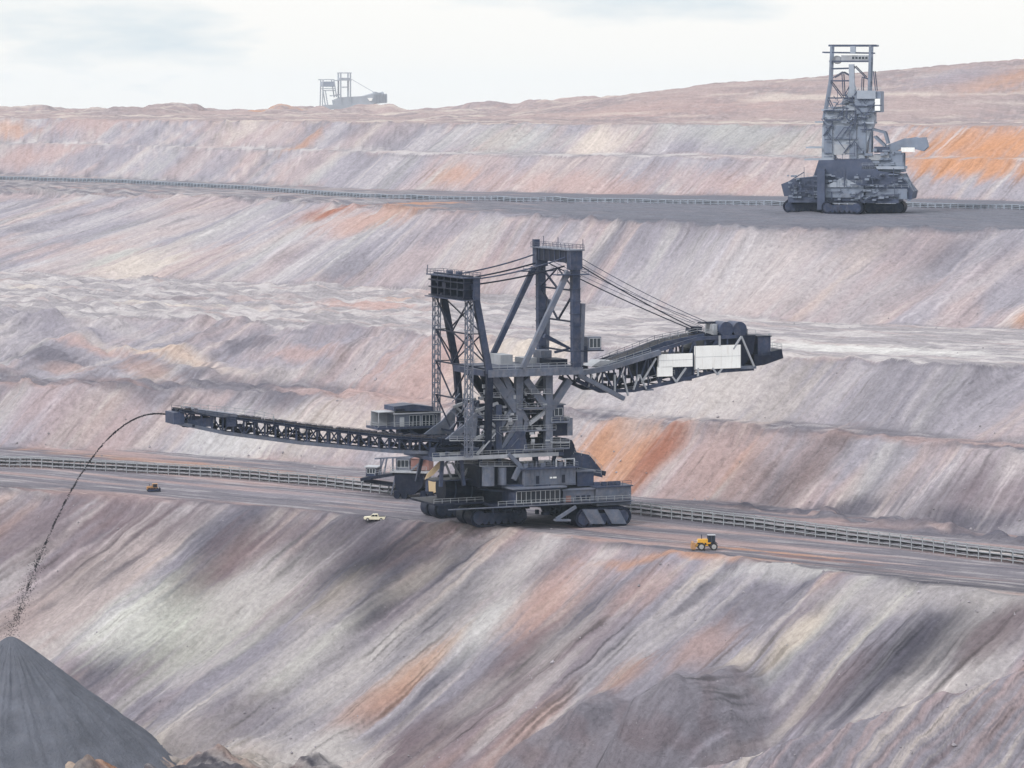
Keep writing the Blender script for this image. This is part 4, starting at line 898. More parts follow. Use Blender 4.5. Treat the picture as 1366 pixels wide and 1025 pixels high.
    for p, q in zip(bot[:-1], bot[1:]): k.beam((p.x, 0, p.z + 1.35), (q.x, 0, q.z + 1.35), 3.0, .12)
    k.build("discharge_belt", 'belt', root)
    sp = MB()                                        # spoil lying on the belt
    x0_, x1_ = top[0].x - 2, top[-1].x + 2
    for i in range(260):
        x = rnd.uniform(x1_, x0_); s_ = rnd.uniform(.25, .7); sp.box((x, rnd.uniform(-1, 1), ipx(top, x) + .5 + s_ * .2), (s_ * 1.8, s_, s_ * .8), rnd.uniform(0, 3))
    tag(sp.build("carried_spoil", 'spoil', root), kind='stuff')
    k = MB()
    for s_ in (-1, 1):
        c_ = [(p.x, s_ * (YD + .9), p.z - .2) for p in top]; k.rail(c_, 1.1, 2.6, .085)
        for p, q in zip(c_[:-1], c_[1:]): k.beam(Vector(p) - V3(0, s_ * .45, 0), Vector(q) - V3(0, s_ * .45, 0), .9, .12)
    k.build("boom_walkway", 'steel', root)
    # head station
    k = MB(); a = L(232, 551, -YD - .5); b_ = L(246, 566, -YD - .5); k.span(a.x, b_.x, -YD - .5, YD + .5, b_.z, a.z); o = k.build("head_station", 'steel', root)
    c_ = L(234, 557, 0); k = MB(); k.tube(c_ + V3(0, -2.2, 0), c_ + V3(0, 2.2, 0), 1.0, 18); k.build("head_pulley", 'dark', o)
    k = MB(); k.prism([(L(*p_, -3.2).x, L(*p_, -3.2).z) for p_ in ((259, 546), (300, 551), (316, 553), (316, 556), (290, 556), (259, 550))], -3.6, 3.6); k.build("drive_roof", 'mid', root)
    k = MB(); a = L(302, 556, -3.3); b_ = L(315, 569, -3.3); k.span(a.x, b_.x, -3.4, 2, b_.z, a.z); k.span(L(250, 553, -3).x, L(285, 553, -3).x, -2.9, 2.9, L(268, 570, -3).z, L(268, 558, -3).z); k.build("belt_drive", 'steel', root)
    k = MB(); k.rail([L(245, 546, -3), L(300, 551, -3), L(340, 555, -3), L(365, 561, -3)], 1.4, 2.0, .1); k.beam(L(242, 541, 0), L(242, 549, 0), .2); k.beam(L(365, 561, -3), L(365, 555, -3), .25); k.build("head_handrail", 'galv', root)
    c = MB()
    for i in range(46):
        px = rnd.uniform(240, 345); p = L(px, 560 + (px - 240) * .12 + rnd.uniform(-7, 6), rnd.uniform(-3, 2)); c.box(p, (rnd.uniform(.4, 2), rnd.uniform(.4, 1.6), rnd.uniform(.3, 1.2)))
    c.build("head_machinery", 'dark', root)
    c = MB()
    for i in range(40):
        px = rnd.uniform(345, 620); x = L(px, 580, 0).x; c.box((x, rnd.uniform(-2, 2), ipx(bot, x) + rnd.uniform(.9, 2.6)), (rnd.uniform(.6, 2.2), .8, rnd.uniform(.3, .8)))
    c.build("boom_cabling", 'dark', root)
    # boom root: belts and shelves in front of the masts
    k = MB(); a = L(588, 585, -4); b_ = L(640, 592, -4); k.span(a.x, b_.x, -4.5, 4, b_.z, a.z); k.span(L(575, 598, -5).x, L(640, 598, -5).x, -5, 5, L(600, 601, -5).z, L(600, 597, -5).z); k.build("boom_root", 'dark', root)
    k = MB(); k.prism([(L(*p_, -4.4).x, L(*p_, -4.4).z) for p_ in ((575, 604), (640, 604), (662, 612), (640, 615), (575, 609))], -5, -3.6); k.build("boom_bracket", 'light', root)
    # ---- operator's house on the left, behind the boom
    yo = 9.0
    k = MB(); a = L(504, 571, yo); b_ = L(606, 571, yo); k.span(a.x, b_.x, yo, yo + 8, a.z - .6, a.z); o = k.build("house_platform", 'steel', root)
    r = MB(); r.rail([(a.x + .1, yo + 8, a.z), (a.x + .1, yo + .1, a.z), (b_.x, yo + .1, a.z)], 1.1); r.build("handrail", 'galv', o)
    h, p, q = house("operator_house", 527, 588, 553, 571, yo + .9, yo + 7, 'mid', rm='light', over=.5)
    windows(h, L(548, 560, yo).x, L(562, 560, yo).x, q.z + .7, p.z - .5, yo + .9, 3); windows(h, L(565, 560, yo).x, L(584, 560, yo).x, q.z + .7, p.z - .5, yo + .9, 4)
    k = MB(); k.span(L(535, 560, yo).x, L(541, 560, yo).x, yo + .84, yo + .9, q.z + .1, p.z - .8); k.build("door", 'frame', h)
    k = MB(); k.prism([(L(*p_, yo).x, L(*p_, yo).z) for p_ in ((527, 549), (527, 543), (552, 540), (580, 543), (580, 549))], yo + .7, yo + 7.4); o2 = k.build("upper_roof", 'steel', h)
    k = MB(); a = L(528, 546, yo + .6); b_ = L(540, 548.6, yo + .6); k.span(a.x, b_.x, yo + .6, yo + .66, b_.z, a.z); k.build("vent", 'dark', h)
    k = MB(); a = L(505, 551, yo + 1); b_ = L(526, 570, yo + 1)
    for x in (a.x, b_.x): k.beam((x, yo + 1, b_.z), (x, yo + 1, a.z), .16); k.beam((x, yo + 6, b_.z), (x, yo + 6, a.z), .16)
    k.span(a.x, b_.x, yo + .8, yo + 6.2, a.z, a.z + .15); k.span(a.x, b_.x, yo + 5.9, yo + 6.05, b_.z, a.z - .01); k.build("balcony_shelter", 'light', root)
    k = MB()
    for (x0, y0, x1, y1) in ((532, 574, 532, 590), (545, 574, 575, 590), (575, 574, 598, 592), (510, 574, 520, 580), (520, 574, 527, 580), (598, 574, 598, 600)): k.beam(L(x0, y0, yo + 2), L(x1, y1, yo + 2), .7)
    k.build("house_support", 'steel', root)
    k = MB(); a = L(540, 574, yo); b_ = L(600, 590, yo); k.span(a.x, b_.x, yo + 2.6, yo + 6, b_.z, a.z); k.build("cable_room", 'dark', root)
    return root
big_spreader()

# ------------------------------------------------------------------ belt conveyors
def conveyor(name, label, pts, z_of, spacing, w, h, limit=100, cat="conveyor", paint='galv', thick=.2):
    P = [Vector((x, y, z_of(x, y))) for x, y in pts]
    L_ = [0]
    for p, q in zip(P[:-1], P[1:]): L_.append(L_[-1] + (q - p).length)
    def at(s):
        for i in range(len(P) - 1):
            if s <= L_[i + 1] or i == len(P) - 2:
                t = (s - L_[i]) / (L_[i + 1] - L_[i]); c = P[i].lerp(P[i + 1], t); d = (P[i + 1] - P[i]).normalized(); c.z = z_of(c.x, c.y); return c, d
    root = empty(name, P[0]); tag(root, label, cat)
    n = int(L_[-1] / spacing); st = [at(i * spacing) for i in range(n + 1)]; o = Vector(P[0])
    bl = MB(); sr = MB(); sc_ = MB()
    for (c, d), (c2, d2) in zip(st[:-1], st[1:]):
        s_ = Vector((d.y, -d.x, 0)); a = c - o; b_ = c2 - o
        bl.beam(a + V3(0, 0, h * .80), b_ + V3(0, 0, h * .80), w * .74, .12); bl.beam(a + V3(0, 0, h * .42), b_ + V3(0, 0, h * .42), w * .7, .1)
        for e in (-1, 1):
            for hh in (.22, .62, 1.0): sr.beam(a + s_ * (e * w / 2) + V3(0, 0, h * hh), b_ + s_ * (e * w / 2) + V3(0, 0, h * hh), .16, .2)
    bl.build("belt", 'belt', root); sr.build("stringer", paint, root)
    cd_ = sorted(range(n + 1), key=lambda i: st[i][0].y if abs(st[i][0].x / st[i][0].y) < .16 else 9e9)
    def fm(mb, c, d):
        s_ = Vector((d.y, -d.x, 0))
        for e in (-1, 1): mb.beam(c + s_ * (e * (w / 2 + .14)) - V3(0, 0, .6), c + s_ * (e * (w / 2 + .14)) + V3(0, 0, h * 1.06), thick, thick * 1.2)
        mb.beam(c + s_ * (w / 2) + V3(0, 0, h * .3), c - s_ * (w / 2) + V3(0, 0, h * .3), .2); 
        mb.tube(c + s_ * (w * .42) + V3(0, 0, h * .86), c + V3(0, 0, h * .72), .1, 6); mb.tube(c - s_ * (w * .42) + V3(0, 0, h * .86), c + V3(0, 0, h * .72), .1, 6)
        return mb
    for i in cd_[:limit]: fm(MB(), st[i][0] - o, st[i][1]).build("support_frame", paint, root)
    if len(cd_) > limit:
        mb = MB()
        for i in cd_[limit:]: fm(mb, st[i][0] - o, st[i][1])
        tag(mb.build("far_support_frames", paint, root), kind='stuff')
    return root, at, L_[-1]
def gp(px, py, z): p = on_level(px, py, z); return p.x, p.y
def zline(x, y): return gz(x, y) + .1
c1 = [gp(-160, 610, 0), gp(0, 621, 0), gp(130, 627, 0), gp(300, 637, 0), gp(430, 648, 0), gp(525, 659, 0), gp(700, 674, 0), gp(845, 685, 0), gp(1000, 703, 0), gp(1180, 727, 0), gp(1366, 752, 0), gp(1480, 768, 0)]
conveyor("belt_conveyor", "long pale-framed belt conveyor on the lower bench, running behind the yellow loader and dark spreader", c1, zline, 3.6, 3.4, 2.6)
c2 = [gp(-80, 234, 67), gp(0, 238, 67), gp(160, 243, 67), gp(330, 251, 67), gp(500, 261, 67), gp(700, 266, 67), gp(880, 269, 67), gp(1040, 272, 67), gp(1200, 274, 67), gp(1366, 278, 67), gp(1440, 280, 67)]
conveyor("belt_conveyor", "thin dark belt conveyor on the upper bench at the foot of the far wall", c2, zline, 3.4, 2.4, 1.5, paint='farlight', thick=.36)

# ------------------------------------------------------------------ tripper car straddling the lower conveyor, left of the spreader
def tripper():
    p = on_level(545, 664, 0); ang = math.atan2(-.62, .78)
    fr = Frame(p.x, p.y, ang * .35, gz(p.x, p.y)); L = fr.L
    root = empty("tripper_car", fr.o, fr.ang)
    tag(root, "dark hopper car with a small cabin astride the lower conveyor, left of the spreader", "mining machine")
    k = MB(); k.prism([(L(*q, -3).x, L(*q, -3).z) for q in ((526, 632), (566, 632), (563, 650), (552, 660), (534, 660), (527, 650))], -3, 5); k.build("hopper", 'dark', root)
    k = MB(); a = L(520, 629, -3.6); b_ = L(570, 632, -3.6); k.span(a.x, b_.x, -3.6, 5.6, b_.z, a.z); k.build("hopper_rim", 'light', root)
    k = MB(); a = L(548, 612, -1); b_ = L(572, 628, -1); k.span(a.x, b_.x, -1, 4, b_.z, a.z); k.build("drive_house", 'red', root)
    k = MB(); a = L(528, 611, 0); b_ = L(547, 628, 0); k.span(a.x, b_.x, 0, 4, b_.z, a.z); o = k.build("belt_house", 'mid', root); windows(o, a.x + .4, b_.x - .4, b_.z + .8, a.z - .6, 0, 3)
    k = MB(); a = L(488, 624, -2); b_ = L(502, 636, -2); k.span(a.x, b_.x, -2, 1.5, b_.z, a.z); o = k.build("cabin", 'steel', root); windows(o, a.x + .3, b_.x - .3, b_.z + .9, a.z - .3, -2, 3)
    k = MB(); k.span(a.x - .4, b_.x + .5, -2.4, 1.9, a.z, a.z + .3); k.build("roof", 'light', o)
    k = MB(); a = L(484, 638, -2.5); b_ = L(526, 634, -2.5); k.beam(L(484, 639, 0), L(528, 632, 0), 5, .8); k.beam(L(486, 641, 0), L(525, 646, 0), 1.5, .9); k.build("cabin_arm", 'dark', root)
    k = MB()
    for (x0, y0, x1, y1) in ((508, 611, 508, 636), (516, 612, 512, 634), (524, 612, 524, 632), (505, 634, 512, 612), (566, 612, 548, 628), (529, 630, 522, 660), (570, 632, 572, 660)): k.beam(L(x0, y0, -1.5), L(x1, y1, -1.5), .4)
    k.beam(L(500, 612, -1.5), L(560, 609, -1.5), .4); k.build("frame_strut", 'mid', root)
    k = MB(); k.rail([L(500, 634, -2.6), L(526, 629, -2.6)]); k.rail([L(521, 629, -3.5), L(569, 629, -3.5)]); k.build("handrail", 'galv', root)
    for px in (530, 565):
        for y in (-2.6, 4.6):
            a = L(px, 660, y).x; k = MB(); k.tube((a, y - .5, .9), (a, y + .5, .9), .9, 14); k.tube((a + 2, y - .5, .9), (a + 2, y + .5, .9), .9, 14); k.box((a + 1, y, 1.9), (3.6, 1.2, .7)); k.build("bogie", 'dark', root)
            k = MB(); k.beam((a + 1, y, 2), (a + 1, y * .9, 5), .8); k.build("leg", 'steel', root)
    k = MB(); k.prism([(L(*q, -4).x, L(*q, -4).z) for q in ((570, 640), (583, 640), (584, 655), (571, 662))], -3, 0); k.build("side_chute", 'tan', root)
tripper()

# ------------------------------------------------------------------ spoil cone and falling spoil
tip = world(232, 556, 866.5); apex = world(14, 849, 848)
def spoil_pile():
    base = gz(apex.x, apex.y); H = apex.z - base + 3; m = MB(); nr, na = 90, 420; rmax = H / .75 + 8
    vs = []; fs = []
    for i in range(nr + 1):
        r = rmax * (i / nr) ** .9
        for j in range(na):
            t = 2 * math.pi * j / na; x = r * math.cos(t); y = r * math.sin(t)
            vs.append((x, y, 0))
    a = np.array(vs); r = np.hypot(a[:, 0], a[:, 1]); th = np.arctan2(a[:, 1], a[:, 0])
    zz = apex.z - np.sqrt((r * .775) ** 2 + 1.0) + 1.0 + np.minimum(r, 12) / 12 * (fbm(th * 9 + 3, r / 30, 3, 301.) * 1.1 + fbm(a[:, 0] / 3, a[:, 1] / 3, 3, 302.) * .4 + fbm(th * 26, r / 12, 3, 304.) * .14) + fbm(a[:, 0] / 18, a[:, 1] / 18, 2, 303.) * np.minimum(r, 15) / 15 * 1.4
    gr = height(a[:, 0] + apex.x, a[:, 1] + apex.y) - .6
    out = [(x, y, max(z_, g_) - apex.z if z_ > g_ else g_ - apex.z) for x, y, z_, g_ in zip(a[:, 0], a[:, 1], zz, gr)]
    for i in range(nr):
        for j in range(na):
            fs.append((i * na + j, i * na + (j + 1) % na, (i + 1) * na + (j + 1) % na, (i + 1) * na + j))
    m.v = out; m.f = fs
    mt = mat("grey_spoil", (.112, .120, .150), .95, 0, .22, .12, .25, (.16, .16, .18))
    n = mt.node_tree.nodes; l = mt.node_tree.links; nz_ = n.new("ShaderNodeTexNoise"); nz_.inputs["Scale"].default_value = 1.3; nz_.inputs["Detail"].default_value = 7; nz_.inputs["Roughness"].default_value = .7
    t = n.new("ShaderNodeTexCoord"); l.new(t.outputs["Object"], nz_.inputs["Vector"]); bp = n.new("ShaderNodeBump"); bp.inputs["Distance"].default_value = .9; bp.inputs["Strength"].default_value = 1.0
    l.new(nz_.outputs["Fac"], bp.inputs["Height"]); l.new(bp.outputs[0], n["Principled BSDF"].inputs["Normal"])
    o = m.build("spoil_pile", mt, None, apex, True)
    tag(o, "dark grey cone of fresh spoil below the front slope, under the falling stream", "spoil heap")
spoil_pile()
def stream():
    rnd = random.Random(3); m = MB()
    dx = apex.x - tip.x; dy = apex.y - tip.y; n = 400; vz = 4.2
    T_ = (vz + math.sqrt(vz * vz + 2 * 9.81 * (tip.z - apex.z))) / 9.81
    def at(t): return Vector((tip.x + dx * t / T_, tip.y + dy * t / T_, tip.z + vz * t - 4.905 * t * t))
    def lump(c, s):
        vs = []
        for (x, y, z) in ((1, 0, 0), (-1, 0, 0), (0, 1, 0), (0, -1, 0), (0, 0, 1), (0, 0, -1)): vs.append(c + Vector((x, y, z)) * s * rnd.uniform(.6, 1.3))
        m.add(vs, [(0, 2, 4), (2, 1, 4), (1, 3, 4), (3, 0, 4), (2, 0, 5), (1, 2, 5), (3, 1, 5), (0, 3, 5)])
    t = 0.0
    while t < T_:
        f = t / T_
        # the belt throws a solid ribbon that tears into clods as it drops
        dens = 1.0 if f < .38 else max(.25, .5 + .5 * math.sin(t * 31) + .35 * math.sin(t * 77))
        k = int((11 if f < .4 else 10) * dens * rnd.uniform(.5, 1.2) + .5)
        for _ in range(k):
            sp = .05 + .16 * f * f + max(0, f - .85) * 2.2
            c = at(t) + Vector((rnd.gauss(0, sp), rnd.gauss(0, sp), rnd.gauss(0, sp)))
            lump(c, rnd.uniform(.07, .17))
        t += .012 if f < .5 else .010
    for _ in range(700):                             # fines near the landing point
        f = rnd.uniform(.8, 1.0); c = at(T_ * f) + Vector((rnd.gauss(0, 1.3 * (f - .5) * 2), rnd.gauss(0, 1.2), rnd.gauss(0, .8))); lump(c, rnd.uniform(.05, .14))
    o = m.build("falling_spoil", 'lump'); tag(o, "dark stream of clods falling from the spreader's boom onto the grey spoil cone", "falling spoil", kind='stuff')
stream()

# ------------------------------------------------------------------ vehicles
def wheel(parent, c, r, w, name="wheel"):
    m = MB(); m.tube(c + V3(0, -w / 2, 0), c + V3(0, w / 2, 0), r, 22)
    for k in range(18):
        t = 2 * math.pi * k / 18; m.box(c + V3(r * math.cos(t) * .99, 0, r * math.sin(t) * .99), (.10, w * .98, .10))
    o = m.build(name, 'tyre', parent)
    g = MB(); g.tube(c + V3(0, -w / 2 - .03, 0), c + V3(0, w / 2 + .03, 0), r * .62, 18); g.tube(c + V3(0, -w / 2 - .08, 0), c + V3(0, w / 2 + .08, 0), r * .2, 10); g.build("rim", 'rim', o)
    return o
def loader():
    p = on_level(941, 734, 0); root = empty("wheel_loader", (p.x, p.y, gz(p.x, p.y)), R(3))
    tag(root, "yellow wheel loader with dark glazed cab, between the lower conveyor and the slope edge", "wheel loader")
    k = MB(); k.prism([(-2.05, 1.9), (-2.05, 2.6), (-1.9, 2.78), (.55, 2.78), (.55, 1.55), (.3, 1.5), (.1, 1.9), (-1.2, 1.95)], -.85, .85); o = k.build("body", 'yellow', root)
    k = MB(); k.prism([(-2.05, 1.0), (-2.05, 1.89), (.0, 1.89), (.0, 1.0)], -.55, .55); k.prism([(.0, .95), (.0, 1.6), (2.5, 1.6), (2.6, .95)], -.75, .75); k.build("chassis", 'dark', root)
    k = MB(); k.span(.56, 2.55, -.98, .98, 1.6, 2.0); k.span(-.1, .55, -1.35, -.86, 1.2, 1.4); k.build("cab_base", 'yellow', root)
    k = MB()
    for (x, y) in ((.62, -.9), (.62, .9), (2.4, -.9), (2.4, .9), (1.5, -.9), (1.5, .9)): k.span(x - .06, x + .06, y - .06, y + .06, 2.0, 3.75)
    cab = k.build("cab", 'steel', root)
    k = MB(); k.span(.66, 2.36, -.88, .88, 2.02, 3.73); k.build("cab_glass", 'glass', cab)
    k = MB(); k.span(.5, 2.55, -1.0, 1.0, 3.75, 3.9); k.build("cab_roof", 'light', cab)
    k = MB(); k.tube((-.95, .35, 2.78), (-.95, .35, 3.9), .1, 10); k.build("exhaust", 'dark', root)
    k = MB(); k.prism([(-3.7, .35), (-3.55, 2.0), (-3.2, 2.15), (-2.85, 1.9), (-2.75, .95), (-2.6, .45), (-3.1, .25)], -1.5, 1.5); k.build("bucket", 'orange', root)
    k = MB()
    for y in (-.75, .75): k.beam((-.3, y, 1.75), (-2.0, y, 1.35), .22, .35); k.beam((-2.0, y, 1.35), (-2.85, y, .75), .22, .35)
    k.tube((-1.0, 0, 1.95), (-2.75, 0, 1.6), .1, 8); k.build("lift_arm", 'yellow', root)
    for x in (-1.15, 2.05):
        for y in (-1.15, 1.15): wheel(root, V3(x, y, .95), .95, .65)
    k = MB()
    for y in (-1.15, 1.15): k.prism([(1.15, 1.75), (1.5, 2.0), (2.6, 2.0), (3.0, 1.75), (2.95, 1.65), (2.5, 1.88), (1.55, 1.88), (1.2, 1.65)], y - .34, y + .34)
    k.build("mudguard", 'dark', root)
    k = MB(); k.box((-2.08, -.6, 2.35), (.08, .25, .22)); k.build("headlight", 'pale', root); k = MB(); k.box((-2.08, .6, 2.35), (.08, .25, .22)); k.build("headlight", 'pale', root)
loader()
for _o in bpy.data.objects:
    if _o.name == 'wheel_loader' and _o.type == 'EMPTY': _o.scale = (.93, .93, .93)
def pickup():
    p = on_level(500, 691.0, 0); root = empty("pickup_truck", (p.x, p.y, gz(p.x, p.y)), R(-4))
    tag(root, "small cream pickup truck at the slope edge, left of the big dark spreader", "pickup truck")
    k = MB(); k.prism([(-2.75, .5), (-2.75, .98), (-1.3, 1.12), (-.4, 1.14), (.95, 1.1), (2.7, 1.12), (2.72, .5), (2.2, .4), (-2.3, .4)], -.92, .92); k.build("body", 'cream', root)
    k = MB(); k.prism([(-1.25, 1.12), (-.55, 1.72), (.75, 1.75), (.95, 1.1)], -.8, .8); c = k.build("cab", 'cream', root)
    for y in (-.81, .81):
        k = MB(); k.prism([(-1.0, 1.17), (-.5, 1.62), (.05, 1.64), (.05, 1.17)], y - .015, y + .015); k.build("window", 'glass', c)
        k = MB(); k.prism([(.15, 1.17), (.15, 1.64), (.68, 1.65), (.8, 1.17)], y - .015, y + .015); k.build("window", 'glass', c)
    k = MB(); k.span(1.05, 2.62, -.78, .78, 1.121, 1.16); k.build("load_bed", 'dark', root)
    for x in (-1.75, 1.7):
        for y in (-.82, .82): wheel(root, V3(x, y, .38), .38, .26)
    k = MB(); k.span(-2.85, -2.73, -.9, .9, .45, .65); k.build("bumper", 'dark', root)
    for y in (-.65, .65): k = MB(); k.box((-2.76, y, .82), (.06, .3, .16)); k.build("headlight", 'pale', root)
pickup()
def dozer():
    p = on_level(204, 656, 0); root = empty("bulldozer", (p.x, p.y, gz(p.x, p.y)), R(12))
    tag(root, "small dusty orange-brown bulldozer on the left of the lower bench, below the conveyor", "bulldozer")
    for y in (-1.05, 1.05): crawler(root, 0, y, 0, 3.8, .65, 1.15)
    k = MB(); k.prism([(-2.0, .8), (-2.0, 1.75), (-.2, 1.85), (.2, 1.4), (1.6, 1.4), (1.7, .8)], -.72, .72); k.build("body", 'orange', root)
    k = MB(); k.span(-.1, 1.3, -.75, .75, 1.41, 2.5); c = k.build("cab", 'glass', root)
    k = MB(); k.span(-.25, 1.45, -.85, .85, 2.5, 2.62); k.build("cab_roof", 'orange', c)
    k = MB()
    for x in (-.1, 1.3):
        for y in (-.76, .76): k.span(x - .06, x + .06, y - .05, y + .05, 1.41, 2.5)
    k.build("cab_post", 'orange', c)
    k = MB(); k.prism([(2.2, .05), (2.05, .6), (2.15, 1.2), (2.35, 1.25), (2.25, .6), (2.4, .05)], -1.7, 1.7); k.build("blade", 'dark', root)
    k = MB()
    for y in (-1.5, 1.5): k.beam((.3, y, .5), (2.1, y, .35), .18, .25)
    k.build("push_arm", 'dark', root)
    k = MB(); k.tube((-1.1, .2, 1.8), (-1.1, .2, 2.5), .08, 8); k.build("exhaust", 'dark', root)
dozer()
for _o in bpy.data.objects:
    if _o.name == 'bulldozer': _o.scale = (.85, .85, .85)

# ------------------------------------------------------------------ far excavator on the upper bench
def far_excavator():
    fr0 = on_level(1135, 281, 67); fr = Frame(fr0.x, fr0.y, R(-12), gz(fr0.x, fr0.y)); L = fr.L
    root = empty("bucket_excavator", fr.o, fr.ang)
    tag(root, "tall hazy blue-grey excavator with a frame tower standing on the upper bench at right", "mining machine")
    rnd = random.Random(9)
    def slab(name, m_, x0, x1, y0, y1, n, f, parent=root):
        a = L(x0, y0, n); b_ = L(x1, y1, n); k = MB(); k.span(a.x, b_.x, n, f, b_.z, a.z); return k.build(name, m_, parent)
    def bars(name, m_, segs, w, ys):
        k = MB()
        for (x0, y0, x1, y1) in segs:
            for y in ys:
                p = L(x0, y0, ys[0]); q = L(x1, y1, ys[0]); k.beam((p.x, y, p.z), (q.x, y, q.z), w)
        return k.build(name, m_, root)
    for (x, y) in ((-17, 0), (-17, 6), (-2, -8), (-2, -2), (12, 2), (12, 8)): crawler(root, x, y, fr.ground(x, y) - .15, 15, 4.4, 4.6)
    k = MB(); k.span(-22, 18, -7, 10, 3.9, 6.2); k.build("undercarriage_frame", 'fardark', root)
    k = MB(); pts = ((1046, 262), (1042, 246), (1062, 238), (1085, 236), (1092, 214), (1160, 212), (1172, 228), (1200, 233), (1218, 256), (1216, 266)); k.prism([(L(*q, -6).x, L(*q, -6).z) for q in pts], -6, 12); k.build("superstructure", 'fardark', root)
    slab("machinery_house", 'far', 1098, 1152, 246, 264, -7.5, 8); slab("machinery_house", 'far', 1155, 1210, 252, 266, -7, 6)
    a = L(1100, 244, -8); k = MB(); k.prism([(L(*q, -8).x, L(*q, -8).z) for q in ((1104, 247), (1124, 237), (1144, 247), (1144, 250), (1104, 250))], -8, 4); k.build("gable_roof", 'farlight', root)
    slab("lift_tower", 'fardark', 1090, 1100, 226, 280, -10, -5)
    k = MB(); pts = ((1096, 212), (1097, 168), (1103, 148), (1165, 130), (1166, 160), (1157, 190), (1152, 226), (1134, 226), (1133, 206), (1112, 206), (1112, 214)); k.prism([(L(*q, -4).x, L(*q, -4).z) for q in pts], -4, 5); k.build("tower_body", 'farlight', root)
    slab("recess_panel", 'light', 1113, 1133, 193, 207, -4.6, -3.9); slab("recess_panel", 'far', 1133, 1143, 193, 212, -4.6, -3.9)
    for (x0, x1, y0, y1) in ((1099, 1110, 160, 205), (1144, 1155, 145, 205), (1112, 1142, 168, 186)): slab("tower_panel", 'far', x0, x1, y0, y1, -4.5, -3.95)
    bars("tower_leg", 'far', ((1109, 61, 1107, 108), (1107, 108, 1098, 160)), .75, (-3, 3)); bars("tower_leg", 'far', ((1161, 61, 1159, 130),), .9, (-3, 3)); bars("tower_leg", 'farlight', ((1136, 86, 1137, 130), (1138, 62, 1138, 72)), 1.9, (-3,))
    bars("tower_beam", 'fardark', ((1106, 61, 1169, 61),), .7, (-3, 3)); bars("tower_beam", 'fardark', ((1097, 70, 1165, 71), (1107, 82, 1160, 82), (1107, 92, 1138, 91), (1107, 108, 1137, 108), (1103, 131, 1140, 131)), .5, (-3, 3))
    bars("tower_brace", 'fardark', ((1111, 104, 1124, 96), (1124, 96, 1138, 104), (1108, 110, 1123, 130), (1126, 128, 1136, 110), (1123, 96, 1125, 130), (1139, 88, 1154, 103), (1150, 103, 1158, 106), (1150, 103, 1149, 128), (1104, 133, 1112, 150), (1165, 95, 1168, 121)), .34, (-3, 3))
    k = MB()
    for x0, y0 in ((1106, 61), (1169, 61), (1107, 82), (1160, 82), (1107, 108), (1159, 108)):
        p = L(x0, y0, -3); k.beam((p.x, -3, p.z), (p.x, 3, p.z), .6)
    k.build("tower_tie", 'far', root)
    o = slab("control_cabin", 'light', 1122, 1159, 74, 81.5, -3, 4); a = L(1136, 76, -3); b_ = L(1158, 79, -3); windows(o, a.x, b_.x, b_.z, a.z, -3, 5, .3)
    k = MB(); c_ = L(1117, 80, 0); k.tube(c_ + V3(0, -2, 0), c_ + V3(0, 2, 0), 1.5, 14); k.build("rope_sheave", 'light', root)
    slab("winch_house", 'far', 1140, 1175, 122, 150, -4.8, 6); slab("winch_house", 'farlight', 1143, 1168, 121, 132, -5.6, -4.85); slab("white_panel", 'pale', 1167, 1174, 132, 148, -5.5, -4.9)
    k = MB()
    for i in range(90):
        px = rnd.uniform(1097, 1160); py = rnd.uniform(132, 235); p = L(px, py, rnd.uniform(-5.6, -4.8)); dr = rnd.choice((V3(1, 0, 0), V3(1, 0, 0), V3(0, 0, 1), V3(.6, 0, .8), V3(-.6, 0, .8))); k.beam(p, p + dr * rnd.uniform(1.5, 6), rnd.uniform(.15, .4))
    for i in range(60):
        px = rnd.uniform(1050, 1214); py = rnd.uniform(236, 270); p = L(px, py, rnd.uniform(-9, -7)); dr = rnd.choice((V3(1, 0, 0), V3(1, 0, 0), V3(0, 0, 1), V3(.8, 0, .5))); k.beam(p, p + dr * rnd.uniform(1.5, 7), rnd.uniform(.15, .4))
    k.build("lattice_work", 'fardark', root)
    k = MB(); k.prism([(L(*q, -3).x, L(*q, -3).z) for q in ((1120, 140), (1130, 126), (1136, 104), (1142, 126), (1146, 142))], -3, 3); k.build("mast_foot", 'farlight', root)
    # right hand arm
    slab("arm_house", 'far', 1166, 1204, 206, 230, -4, 5); slab("arm_house", 'light', 1159, 1186, 207, 214, -4.6, -4.05); slab("arm_deck", 'farlight', 1150, 1206, 222, 226, -6, 6)
    o = slab("arm_cabin", 'fardark', 1166, 1186, 196, 204, -3, 3)
    k = MB(); p = [L(1184, 200, 0), L(1210, 190, 0), L(1236, 188, 0)]
    k.beam(p[0], p[1], 5, 3.2); k.beam(p[1], p[2], 5, 2.6); k.prism([(L(*q, -2).x, L(*q, -2).z) for q in ((1200, 194), (1203, 186), (1222, 183), (1236, 187), (1238, 196), (1232, 202))], -2.6, 2.6); k.build("arm_boom", 'far', root)
    slab("white_panel", 'pale', 1202, 1220, 197, 203, -3.6, -3.1)
    bars("arm_tie", 'far', ((1161, 172, 1180, 177), (1180, 177, 1184, 192), (1161, 174, 1161, 204), (1166, 182, 1180, 195), (1204, 204, 1204, 230), (1186, 206, 1204, 206), (1206, 232, 1218, 256), (1168, 214, 1168, 232)), .8, (-3, 3))
    bars("walkway", 'farlight', ((1073, 213, 1112, 213), (1075, 197, 1096, 197), (1087, 163, 1098, 163), (1150, 164, 1166, 164), (1096, 147, 1140, 146)), .6, (-5, 5))
    c = MB()
    for i in range(150):
        px = rnd.uniform(1050, 1214); py = rnd.uniform(232, 268); c.box(L(px, py, rnd.uniform(-8, -5)), (rnd.uniform(.3, 2.2), rnd.uniform(.6, 2), rnd.uniform(.15, .9)))
